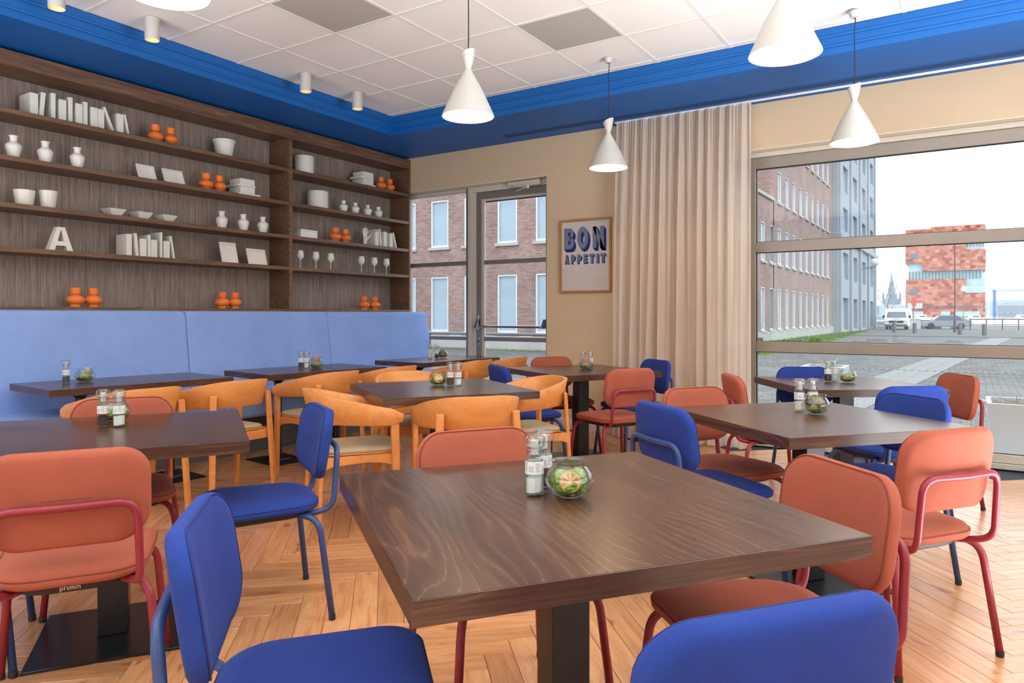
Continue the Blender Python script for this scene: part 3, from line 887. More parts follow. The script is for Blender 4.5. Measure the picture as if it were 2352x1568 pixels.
# ------------------------------------------------------------------ pendant lamps
def make_pendant(loc, label):
    p = thing('pendant_lamp', label, 'lamp', loc, 0, 'white cone pendants')
    # origin at rim level; outer shade, lens-shaped waist, slanted top funnel
    prof = [(0.160, 0.0), (0.158, 0.006), (0.090, 0.155), (0.020, 0.282), (0.0185, 0.292)]
    o = M()
    outer = prof
    inner = [(r - 0.003, z) for r, z in prof]
    o.lathe([(0.1555, 0.0)] + outer + [(0.0185, 0.292)], 40, capb=False, capt=False)
    top = [(0.0185, 0.292), (0.022, 0.302), (0.034, 0.345), (0.044, 0.385)]
    o.lathe(top, 40, capb=False, capt=False, shear=lambda x, z: (x * 0.45 if z > 0.36 else 0))
    o.lathe([(0.044, 0.385), (0.040, 0.381), (0.018, 0.30)], 40, capb=False, capt=False, shear=lambda x, z: (x * 0.45 if z > 0.36 else 0))
    bmesh.ops.remove_doubles(o.bm, verts=o.bm.verts[:], dist=0.0004)
    o.obj('shade', MT['lamp_white'], p, 35)
    i_ = M().lathe([(0.1555, 0.0005), (0.155, 0.006), (0.088, 0.150), (0.026, 0.262)], 40, capb=False, capt=True)
    i_.obj('reflector', MT['lamp_white'], p, True)
    M().lathe([(0.001, 0.085), (0.020, 0.090), (0.030, 0.110), (0.026, 0.135), (0.014, 0.165), (0.013, 0.2)], 16).obj('bulb', MT['bulb'], p, True)
    H = ZC - loc[2]
    M().tube([(0.0, 0, 0.30), (0.004, 0, 0.50), (0.001, 0.002, H - 0.12), (0.008, 0.004, H - 0.06), (0.003, 0, H - 0.035)], 0.0035, 8).obj('cord', MT['cord'], p, True)
    M().lathe([(0.012, -0.042), (0.026, -0.040), (0.034, -0.012), (0.036, 0.0)], 24, (0, 0, H)).obj('ceiling_cup', MT['lamp_white'], p, 40)
    d = bpy.data.lights.new('pendant_light', 'POINT'); d.energy = 9; d.color = (1.0, 0.74, 0.44); d.shadow_soft_size = 0.03
    l = bpy.data.objects.new('pendant_light', d); col.objects.link(l); l.parent = p; l.location = (0, 0, 0.055)
    return p
p0 = make_pendant((-2.557, 3.456, 2.40), 'white cone pendant left of centre, nearest the inner corner of the blue cove')
for loc, lab in (((-2.49, 5.29, 2.40), 'white cone pendant hanging in front of the left curtain edge, right of the print'),
                 ((-0.675, 5.37, 2.385), 'white cone pendant in front of the large window with its ceiling cup visible'),
                 ((-0.712, 3.384, 2.385), 'white cone pendant at top right, cut by the top of the picture'),
                 ((-2.522, 1.514, 2.40), 'white cone pendant at top left showing only its glowing rim')):
    dup(p0, loc, 0, lab)

# ceiling spots
def make_spot(loc, label):
    p = thing('ceiling_spot', label, 'spotlight', loc, 0, 'white surface spots along the cove')
    M().lathe([(0.0475, -0.155), (0.049, -0.153), (0.049, -0.002), (0.049, 0)], 28, capb=False, capt=True).obj('housing', MT['lamp_white'], p, 40)
    M().lathe([(0.0475, -0.155), (0.043, -0.148), (0.036, -0.120)], 28, capb=False, capt=False).obj('baffle', MT['orange_pith'], p, True)
    M().lathe([(0.0, -0.118), (0.036, -0.120)], 20, capb=False, capt=False).obj('lens', MT['spot_glow'], p)
    d = bpy.data.lights.new('spot_light', 'SPOT'); d.energy = 16; d.color = (1.0, 0.62, 0.30); d.spot_size = R(86); d.spot_blend = 0.7; d.shadow_soft_size = 0.03
    l = bpy.data.objects.new('spot_light', d); col.objects.link(l); l.parent = p; l.location = (0, 0, -0.13)
    return p
s0 = make_spot((-4.876, 2.203, ZC), 'white cylinder spotlight cut by the top left edge of the picture')
for y, lab in ((2.824, 'white cylinder spotlight second from the left along the blue cove'),
               (4.204, 'white cylinder spotlight third from the left along the blue cove'),
               (4.825, 'white cylinder spotlight nearest the far ceiling corner')):
    dup(s0, (-4.868, y, ZC), 0, lab)

# ------------------------------------------------------------------ tables
def top_with_edges(t, sx, sy, th, grain):
    e = 0.0025
    tp = M().box(-sx / 2 + e, sx / 2 - e, -sy / 2 + e, sy / 2 - e, 0.74 - th, 0.74).obj('tabletop', MT['walnut_' + grain], t)
    for q in (-1, 1):
        a, b = sorted((q * (sy / 2 - e), q * sy / 2))
        M().bbox(-sx / 2, sx / 2, a, b, 0.74 - th - 0.0002, 0.7398, 0.0009, 1).obj('edge_band', MT['walnut_x'], tp)
        a, b = sorted((q * (sx / 2 - e), q * sx / 2))
        M().bbox(a, b, -sy / 2 + e, sy / 2 - e, 0.74 - th - 0.0002, 0.7398, 0.0009, 1).obj('edge_band', MT['walnut_y'], tp)
def square_table(loc, ang, sx, sy, label, grain='x', off=(0, 0), th=0.045, plate=0.5):
    t = thing('dining_table', label, 'table', (loc[0], loc[1], 0), R(ang), 'dark wood pedestal tables')
    top_with_edges(t, sx, sy, th, grain)
    M().bbox(off[0] - 0.05, off[0] + 0.05, off[1] - 0.05, off[1] + 0.05, 0.010, 0.74 - th - 0.004, 0.004, 2).obj('column', MT['black_steel'], t)
    M().bbox(off[0] - plate / 2, off[0] + plate / 2, off[1] - plate / 2, off[1] + plate / 2, 0.0, 0.010, 0.002, 1).obj('base_plate', MT['black_steel'], t)
    M().box(off[0] - 0.16, off[0] + 0.16, off[1] - 0.16, off[1] + 0.16, 0.74 - th - 0.005, 0.74 - th - 0.0005).obj('top_plate', MT['black_steel'], t)
    return t
square_table((-0.852, 1.548), 53.3, 0.975, 0.97, 'big walnut square table in the foreground', 'y')
square_table((-0.622, 3.438), 48.6, 0.91, 0.94, 'walnut square table right of centre with a pale sheen, between two blue chairs', 'x')
square_table((-0.732, 5.274), 34.5, 0.875, 0.935, 'walnut square table standing nearest the large window', 'x')
square_table((-2.842, 3.538), 56.6, 0.955, 0.955, 'walnut square table in the middle of the room ringed by wooden armchairs', 'x')
square_table((-2.760, 5.325), 59.0, 0.945, 0.965, 'lighter walnut square table in front of the framed print', 'x')
square_table((-2.873, 1.507), 56.5, 0.97, 0.935, 'walnut square table at the left edge with salmon chairs before and behind it', 'x', (0.02, -0.17))
def half_table(loc, ang, sx, sy, label, th=0.045):
    t = thing('bistro_table', label, 'table', (loc[0], loc[1], 0), R(ang), 'small tables pushed together along the bench')
    top_with_edges(t, sx, sy, th, 'y')
    M().lathe([(0.038, 0.03), (0.032, 0.06), (0.030, 0.10), (0.030, 0.695)], 20).obj('column', MT['black_steel'], t, 40)
    b = M(); b.bbox(-0.21, 0.21, -0.17, 0.17, 0.0, 0.010, 0.002, 1)
    b.rings([[(x * s_, y * s_, z) for x, y in ((-1, -1), (1, -1), (1, 1), (-1, 1))] for s_, z in ((0.085, 0.010), (0.075, 0.025), (0.040, 0.045))])
    b.obj('base_plate', MT['black_steel'], t)
    b = M(); b.box(-0.15, 0.15, -0.15, 0.15, 0.74 - th - 0.006, 0.74 - th - 0.0005); b.lathe([(0.03, -0.05), (0.09, -0.005)], 16, (0, 0, 0.74 - th))
    b.obj('top_plate', MT['black_steel'], t)
    return t
def pair(cx, cy, ang, ln, wd, l1, l2):
    d = Vector((math.cos(R(ang)), math.sin(R(ang))))
    h = ln / 2
    a = Vector((cx, cy)) - d * h / 2; b = Vector((cx, cy)) + d * h / 2
    half_table(a, ang - 90, wd, h - 0.001, l1)
    half_table(b, ang - 90, wd, h - 0.001, l2)
pair(-5.000, 2.72, 84.5, 1.21, 0.70, 'walnut bench table nearest the left edge, holding a pepper mill', 'walnut bench table joined to the far side of the leftmost one')
pair(-4.774, 4.15, 82.5, 1.15, 0.69, 'walnut bench table behind the wooden armchair left of centre, round black column showing', 'walnut bench table joined on, below the second seam of the bench')
pair(-4.690, 5.84, 86.5, 1.22, 0.66, 'walnut bench table in the far corner, nearer half', 'walnut bench table in the far corner, half against the door glass')

# ------------------------------------------------------------------ upholstered tube chairs
def rrect(w, h, r, n=7):
    return round_poly([(-w, -h), (w, -h), (w, h), (-w, h)], r, n)
def make_pad_chair(kind):
    fab, seam, steel = MT[kind + '_fabric'], MT[kind + '_seam'], MT['blue_steel' if kind == 'blue' else 'red_steel']
    c = thing('upholstered_chair', 'x', 'chair')
    # backrest: rounded pad, concave, leaning back
    W2, H2, T2_ = 0.212, 0.142, 0.050
    zc, yb = 0.674, -0.232
    lean = math.atan2(0.040, 0.265)
    def bp(x, z, d):            # d: depth along the pad normal, + = towards the sitter
        y = d + 0.034 * (x / W2) ** 2
        zz = z
        return (x, yb + y * math.cos(lean) - zz * math.sin(lean) * 1.0 + 0.0, zc + zz * math.cos(lean) + y * math.sin(lean))
    base = rrect(W2, H2, 0.088, 8)
    def inset(k):
        return [(x * (W2 - k) / W2, z * (H2 - k) / H2) for x, z in base]
    rings = []
    for k, d in ((0.130, T2_ * 0.50), (0.09, T2_ * 0.50), (0.05, T2_ * 0.485), (0.022, T2_ * 0.44), (0.008, T2_ * 0.36), (0.001, T2_ * 0.22), (0.0, 0.05 * T2_), (0.0015, -0.18 * T2_), (0.007, -T2_ * 0.36), (0.016, -T2_ * 0.44), (0.04, -T2_ * 0.47), (0.09, -T2_ * 0.48), (0.130, -T2_ * 0.48)):
        rings.append([bp(x, z, d) for x, z in inset(k)])
    br = M().rings(rings).obj('backrest', fab, c, True)
    sm = M().tube([bp(x, z, T2_ * 0.345) for x, z in inset(0.0055)], 0.0022, 5, closed=True).obj('seam', seam, br)
    # seat
    def seat_out(k):
        return round_poly([(-0.196 + k, -0.205 + k), (0.196 - k, -0.205 + k), (0.226 - k, 0.232 - k), (-0.226 + k, 0.232 - k)], [0.12 - k * .5, 0.12 - k * .5, 0.075 - k * .3, 0.075 - k * .3], 7)
    rings = []
    for k, z in ((0.10, 0.418), (0.03, 0.418), (0.010, 0.420), (0.002, 0.428), (0.0, 0.438), (0.002, 0.448), (0.010, 0.459), (0.026, 0.466), (0.06, 0.471), (0.11, 0.473)):
        rings.append([(x, y, z - 0.10 * max(0, y - 0.14) ** 1.0 * 0.5) for x, y in seat_out(k)])
    st = M().rings(rings).obj('seat', fab, c, True)
    M().tube([(x, y, 0.4475 - 0.05 * max(0, y - 0.14)) for x, y in seat_out(0.0015)], 0.0022, 5, closed=True).obj('seam', seam, st)
    tray = M()
    tray.rings([[(x * s_, y * s_ - 0.005, z) for x, y in seat_out(0.045)] for s_, z in ((0.90, 0.388), (0.98, 0.396), (1.0, 0.419))])
    tr_ = tray.obj('seat_tray', MT['black_plastic'], c, 40)
    # back frame hoop
    hoop = arc_path([(-0.10, -0.08, 0.402), (-0.150, -0.150, 0.402), (-0.186, -0.243, 0.425), (-0.178, -0.262, 0.664), (0.0, -0.276, 0.664), (0.178, -0.262, 0.664), (0.186, -0.243, 0.425), (0.150, -0.150, 0.402), (0.10, -0.08, 0.402)],
                    [0.03, 0.11, 0.058, 0.3, 0.058, 0.11, 0.03], 7)
    M().tube(hoop, 0.0115, 12).obj('back_frame', steel, c, True)
    for sx in (-1, 1):
        for (p0_, p1_, p2_) in (((0.10, 0.06, 0.402), (0.212, 0.205, 0.402), (0.247, 0.243, 0.012)), ((0.10, -0.06, 0.402), (0.206, -0.180, 0.402), (0.243, -0.224, 0.012))):
            path = arc_path([(sx * p0_[0], p0_[1], p0_[2]), (sx * p1_[0], p1_[1], p1_[2]), (sx * p2_[0], p2_[1], p2_[2])], [0.085], 8)
            lg = M().tube(path, 0.0125, 12).obj('leg', steel, c, True)
            M().lathe([(0.0105, 0.0), (0.0135, 0.003), (0.0140, 0.016), (0.0130, 0.022)], 12, (sx * p2_[0], p2_[1], 0.0)).obj('foot_cap', MT['black_plastic'], lg, 40)
    return c
def place(proto, used, name, x, y, facing, label, group):
    if not used[0]:
        used[0] = True
        proto.location = (x, y, 0); proto.rotation_euler = (0, 0, R(facing - 90)); proto['label'] = label; proto['group'] = group
        return proto
    return dup(proto, (x, y, 0), R(facing - 90), label, group)
blue_c, salmon_c = make_pad_chair('blue'), make_pad_chair('salmon')
ub, us = [False], [False]
for x, y, a, lab in (
    (-1.124, 1.001, 46.4, 'blue upholstered chair at the left side of the foreground table, seen edge-on'),
    (-2.434, 1.879, 240.9, 'blue upholstered chair turned out at the right end of the left-edge table'),
    (-2.995, 0.977, 61, 'blue chair at the left edge of which only two legs show under the salmon chair'),
    (-0.392, 1.124, 142.9, 'blue upholstered chair at the bottom edge, its back towards the viewer'),
    (-0.995, 3.105, 54.4, 'blue chair beyond the foreground table with its bent tube showing on the back'),
    (-0.378, 3.720, 228.3, 'blue chair pushed under the right side of the right-of-centre table'),
    (-0.408, 4.569, 131.8, 'blue chair at the near side of the window table, behind another blue back'),
    (-0.910, 5.392, -54.0, 'blue chair behind the window table, up against the glass'),
    (-2.395, 5.599, 235.0, 'blue chair standing against the curtain'),
    (-2.903, 4.672, 53.3, 'blue chair behind the middle table, left of the table by the framed print')):
    place(blue_c, ub, 'c', x, y, a, lab, 'blue upholstered tube chairs')
for x, y, a, lab in (
    (-2.345, 1.121, 147.9, 'salmon chair at bottom left with red tube back frame, facing away'),
    (-3.120, 1.664, -32.0, 'salmon chair behind the left-edge table, in front of a wooden armchair'),
    (-1.206, 1.810, -32.3, 'salmon chair on the far side of the foreground table'),
    (-0.439, 1.835, 225.1, 'salmon chair at the right side of the foreground table with its seat under the top'),
    (-0.239, 2.955, 144.3, 'salmon chair at far right with a full red tube leg on the pale floor'),
    (-1.045, 3.560, -31.8, 'salmon chair on the curtain side of the right-of-centre table'),
    (-0.255, 5.310, 210.7, 'salmon chair at the right side of the window table, in front of the paving'),
    (-1.108, 4.740, 30.6, 'small salmon chair back left of the window table, against the pale curtain'),
    (-2.238, 4.849, 149.2, 'salmon chair seen from behind in front of the blue chair by the curtain'),
    (-3.039, 5.512, -32.5, 'dull salmon chair against the tan wall below the framed print')):
    place(salmon_c, us, 'c', x, y, a, lab, 'salmon upholstered tube chairs')

# ------------------------------------------------------------------ wooden armchairs with wrap-round back
def make_wood_chair():
    c = thing('wooden_armchair', 'x', 'chair')
    wd = MT['chair_wood']
    # curved back band
    nseg = 44
    def path(u):               # u -1..1
        p = u * PI / 2
        e = 2 / 2.7
        s_, k_ = math.sin(p), math.cos(p)
        x = 0.268 * math.copysign(abs(s_) ** e, s_)
        y = 0.195 - 0.455 * abs(k_) ** e
        return x, y
    rings = []
    us_ = [-1 + 2 * i / nseg for i in range(nseg + 1)]
    for i, u in enumerate(us_):
        x, y = path(u)
        x2, y2 = path(min(1, u + 0.01)); x1, y1 = path(max(-1, u - 0.01))
        t = Vector((x2 - x1, y2 - y1)).normalized()
        nrm = Vector((t.y, -t.x))          # outward
        a = abs(u)
        k = 1 - min(1, max(0, (a - 0.12) / 0.88)) ** 1.7
        zt = 0.676 + (0.780 - 0.676) * k
        zb = 0.588 + (0.606 - 0.588) * k
        e_ = max(0, (a - 0.955) / 0.045)
        cut = 0.022 * (1 - math.sqrt(max(0, 1 - e_ * e_)))
        zt -= cut; zb += cut
        out_t = 0.040 * k + 0.0; out_b = -0.004 * k
        th = 0.011
        def q(z, off):
            f_ = (z - zb) / max(1e-6, zt - zb)
            o_ = off + out_b + (out_t - out_b) * f_
            return (x + nrm.x * o_, y + nrm.y * o_, z)
        zm = (zt + zb) / 2
        rings.append([q(zb, -th * .7), q(zb + .004, -th), q(zm, -th), q(zt - .004, -th), q(zt, -th * .7), q(zt, th * .7), q(zt - .004, th), q(zm, th), q(zb + .004, th), q(zb, th * .7)])
    M().rings(rings).obj('backrest', wd, c, 50)
    # legs
    def board(p_top, p_bot, ut, wt, tt, wb, tb, bev=0.004):
        ut = Vector(ut).normalized(); vt = Vector((-ut.y, ut.x, 0))
        m = M()
        rs = []
        for p, w_, t_ in ((p_top, wt, tt), (p_bot, wb, tb)):
            p = Vector(p)
            rs.append([p + ut * (w_ / 2) * a + vt * (t_ / 2) * b for a, b in ((-1, -1), (1, -1), (1, 1), (-1, 1))])
        m.rings(rs)
        bmesh.ops.bevel(m.bm, geom=m.bm.edges[:], offset=bev, segments=1, affect='EDGES')
        return m
    for sx in (-1, 1):
        board((sx * 0.206, -0.232, 0.690), (sx * 0.236, -0.262, 0.0), (1, 0.35 * sx, 0), 0.044, 0.022, 0.034, 0.026).obj('leg', wd, c)
        board((sx * 0.262, 0.150, 0.600), (sx * 0.250, 0.170, 0.0), (1, 0, 0), 0.030, 0.046, 0.026, 0.034).obj('leg', wd, c)
    # frame under the seat
    fr_ = M()
    for sx in (-1, 1):
        m = M().prism([(-0.235, 0.365), (-0.18, 0.385), (0.0, 0.395), (0.10, 0.385), (0.152, 0.365), (0.152, 0.432), (-0.235, 0.432)], -0.011, 0.011, 'x')
        fr_.add(m, Matrix.Translation((sx * 0.236, 0, 0)))
    fr_.box(-0.225, 0.225, 0.145, 0.165, 0.372, 0.430); fr_.box(-0.215, 0.215, -0.225, -0.205, 0.372, 0.430)
    fr_.obj('seat_frame', wd, c)
    def so_(k):
        return round_poly([(-0.205 + k, -0.215 + k), (0.205 - k, -0.215 + k), (0.228 - k, 0.228 - k), (-0.228 + k, 0.228 - k)], [0.05, 0.05, 0.09, 0.09], 6)
    sp_ = M().rings([[(x, y, z + 0.05 * y * y) for x, y in so_(k)] for k, z in ((0.02, 0.430), (0.0, 0.434), (0.0, 0.441))])
    sp_.obj('seat_shell', wd, c, 40)
    sd = M().rings([[(x, y, z + 0.05 * y * y) for x, y in so_(k)] for k, z in ((0.008, 0.441), (0.004, 0.446), (0.006, 0.455), (0.016, 0.463), (0.05, 0.468), (0.11, 0.469))])
    sd.obj('seat', MT['beige_fabric'], c, True)
    return c
wood_c = make_wood_chair()
uw = [False]
for x, y, a, lab in (
    (-4.240, 2.300, 180, 'wooden armchair at the bench table on the left, behind a salmon chair back'),
    (-4.230, 2.920, 180, 'wooden armchair second from the left along the bench, legs in full view'),
    (-4.225, 3.770, 180, 'wooden armchair third from the left along the bench, in front of the black column'),
    (-4.200, 4.420, 180, 'wooden armchair at the bench, half hidden behind the middle table'),
    (-2.975, 2.953, 56.5, 'wooden armchair with brown seat turned to the left side of the middle table'),
    (-2.350, 3.165, 142, 'wooden armchair at the near side of the middle table, its back to the viewer'),
    (-2.537, 4.015, 236.5, 'wooden armchair at the right side of the middle table with pale seat'),
    (-3.330, 3.870, -33.5, 'wooden armchair on the far side of the middle table, facing the viewer'),
    (-4.120, 5.430, 180, 'wooden armchair at the far corner table, left one of two'),
    (-4.080, 6.010, 180, 'wooden armchair at the far corner table, right one by the door')):
    place(wood_c, uw, 'c', x, y, a, lab, 'wooden armchairs with wrap-round backs')

# maker name moulded into the tray of the nearest salmon chair
def text_mesh(body, size, ext, mat, name):
    cu_ = bpy.data.curves.new('t', 'FONT'); cu_.body = body; cu_.size = size; cu_.extrude = ext; cu_.align_x = 'CENTER'; cu_.align_y = 'CENTER'; cu_.resolution_u = 3
    o = bpy.data.objects.new('t', cu_); col.objects.link(o)
    bpy.context.view_layer.update()
    me = bpy.data.meshes.new_from_object(o.evaluated_get(bpy.context.evaluated_depsgraph_get()))
    bpy.data.objects.remove(o)
    me.name = name
    me.materials.clear(); me.materials.append(mat)
    return me
tm = text_mesh('profim', 0.020, 0.0006, MT['label_white'], 'maker_name')
tray0 = [ch for ch in salmon_c.children if ch.name.startswith('seat_tray')][0]
tx = link('maker_name', tm, tray0, (0.0, -0.1665, 0.406)); tx.rotation_euler = (R(90), 0, 0)

# ------------------------------------------------------------------ mills and glass bowls
def make_mill(kind):
    c = thing('pepper_mill' if kind == 'pepper' else 'salt_mill', 'x', 'mill')
    n = 8
    def oct_(r): return [(r * math.cos(PI / 8 + 2 * PI * i / n), r * math.sin(PI / 8 + 2 * PI * i / n)) for i in range(n)]
    j = M()
    j.rings([[(x, y, z) for x, y in oct_(r)] for r, z in ((0.018, 0.0), (0.0228, 0.003), (0.0236, 0.008), (0.0236, 0.088), (0.0215, 0.096), (0.019, 0.102))])
    j.obj('jar', MT['jar_glass'], c, 30)
    if kind == 'pepper':
        M().rings([[(x, y, z) for x, y in oct_(r)] for r, z in ((0.0175, 0.006), (0.0205, 0.009), (0.0208, 0.044), (0.012, 0.047))]).obj('peppercorns', MT['pepper'], c)
    else:
        M().rings([[(x, y, z + x * 0.12) for x, y in oct_(r)] for r, z in ((0.0175, 0.006), (0.0205, 0.009), (0.0208, 0.046), (0.012, 0.047))]).obj('salt', MT['salt'], c)
    M().rings([[(x, y, z) for x, y in oct_(0.0239)] for z in (0.056, 0.088)], False, False).obj('label', MT['label_white'], c)
    M().rings([[(x, y, z) for x, y in oct_(0.0243)] for z in (0.0535, 0.056)], False, False).obj('label_ring', MT['ring_red' if kind == 'pepper' else 'ring_blue'], c)
    ln = M()
    for f_ in range(8):
        a0 = PI / 8 + 2 * PI * f_ / 8; a1 = a0 + 2 * PI / 8
        p0_, p1_ = Vector((math.cos(a0), math.sin(a0))) * 0.0241, Vector((math.cos(a1), math.sin(a1))) * 0.0241
        for q in range(6):
            if f_ % 2 and q < 2: continue
            z = 0.082 - q * 0.0038
            w_ = 0.12 + 0.1 * ((q * 7 + f_ * 3) % 4) / 4
            a_, b_ = p0_.lerp(p1_, 0.12), p0_.lerp(p1_, 1 - w_)
            ln.quad((a_.x, a_.y, z), (b_.x, b_.y, z), (b_.x, b_.y, z + 0.0012), (a_.x, a_.y, z + 0.0012))
    stuff(ln.obj('label_print', MT['ink'], c))
    M().lathe([(0.0192, 0.100), (0.0195, 0.112), (0.0208, 0.113), (0.0208, 0.116), (0.0192, 0.117), (0.0195, 0.123)], 16).obj('collar', MT['clear_plastic'], c, 30)
    cp = M()
    rs = []
    for r, z in ((0.0205, 0.122), (0.0250, 0.127), (0.0262, 0.138), (0.0250, 0.147), (0.0195, 0.153)):
        rs.append([((r + (0.0012 if i % 2 else -0.0008)) * math.cos(2 * PI * i / 24), (r + (0.0012 if i % 2 else -0.0008)) * math.sin(2 * PI * i / 24), z) for i in range(24)])
    cp.rings(rs).obj('cap', MT['clear_plastic'], c, 30)
    M().lathe([(0.010, 0.104), (0.010, 0.140)], 10).obj('grinder', MT['ceramic_matt'], c)
    return c
pep, sal = make_mill('pepper'), make_mill('salt')
up, usl = [False], [False]
ZT = 0.741
def mill(kind, x, y, rz, label):
    proto, u = (pep, up) if kind == 'pepper' else (sal, usl)
    g = 'pepper mills on the tables' if kind == 'pepper' else 'salt mills on the tables'
    if not u[0]:
        u[0] = True; proto.location = (x, y, ZT); proto.rotation_euler = (0, 0, R(rz)); proto['label'] = label; proto['group'] = g
    else: dup(proto, (x, y, ZT), R(rz), label, g)
mill('salt', -0.935, 1.548, 10, 'salt mill standing in front of the pepper mill on the foreground table')
mill('pepper', -0.957, 1.632, 30, 'pepper mill mostly hidden behind the salt mill on the foreground table')
mill('pepper', -2.990, 1.528, 15, 'pepper mill on the left-edge table, left of a salt mill')
mill('salt', -2.936, 1.563, 25, 'salt mill on the left-edge table, a third full')
mill('pepper', -5.115, 2.370, 5, 'pepper mill on the leftmost bench table')
mill('pepper', -4.830, 4.120, 20, 'pepper mill on the bench table left of centre')
mill('salt', -4.800, 4.155, 20, 'salt mill behind the pepper mill on the bench table left of centre')
mill('salt', -4.790, 5.800, 0, 'salt mill on the far corner table')
mill('pepper', -4.700, 5.800, 0, 'pepper mill on the far corner table')
mill('pepper', -2.836, 3.640, 12, 'pepper mill on the middle table, beside a glass bowl')
mill('salt', -2.794, 3.668, 40, 'salt mill on the middle table, rightmost of three glass things')
mill('salt', -2.797, 5.440, 8, 'salt mill behind the bowl on the table by the framed print')
mill('pepper', -2.745, 5.475, 8, 'pepper mill behind the bowl on the table by the framed print')
mill('salt', -0.692, 3.600, 18, 'salt mill left behind the bowl on the right-of-centre table')
mill('salt', -0.640, 3.650, 4, 'salt mill right behind the bowl on the right-of-centre table')
mill('pepper', -0.826, 5.265, 12, 'pepper mill on the window table')
mill('salt', -0.795, 5.315, 32, 'salt mill behind the pepper mill on the window table')

def blob(m, c, r, seed, n=10, sq=1.0, amp=0.25):
    rnd = random.Random(seed)
    ph = [rnd.uniform(0, 6.28) for _ in range(6)]
    rs = []
    for i in range(1, n):
        th = PI * i / n
        ring = []
        for j in range(2 * n):
            f_ = 2 * PI * j / (2 * n)
            k = 1 + amp * (math.sin(3 * f_ + ph[0] + 2 * th) * 0.5 + math.sin(5 * th + ph[1] + f_ * 2) * 0.4 + rnd.uniform(-.35, .35))
            ring.append((c[0] + r * k * math.sin(th) * math.cos(f_), c[1] + r * k * math.sin(th) * math.sin(f_), c[2] + r * sq * k * math.cos(th)))
        rs.append(ring)
    m.rings(rs)
def tuft(m, c, rx, rz, cnt, ln, seed, wid=0.0016):
    rnd = random.Random(seed)
    for _ in range(cnt):
        a = rnd.uniform(0, 2 * PI); e = rnd.uniform(-0.5, 1.2)
        d = Vector((math.cos(a) * math.cos(e), math.sin(a) * math.cos(e), math.sin(e)))
        p = Vector(c) + Vector((d.x * rx, d.y * rx, d.z * rz)) * rnd.uniform(0.75, 1.0)
        t = (d + Vector((rnd.uniform(-.7, .7), rnd.uniform(-.7, .7), rnd.uniform(-.4, .7)))).normalized()
        s_ = t.cross(Vector((rnd.random(), rnd.random(), rnd.random()))).normalized() * wid
        q = p + t * ln * rnd.uniform(0.6, 1.2)
        m.bm.faces.new([m.bm.verts.new(v) for v in (p - s_, p + s_, q)])
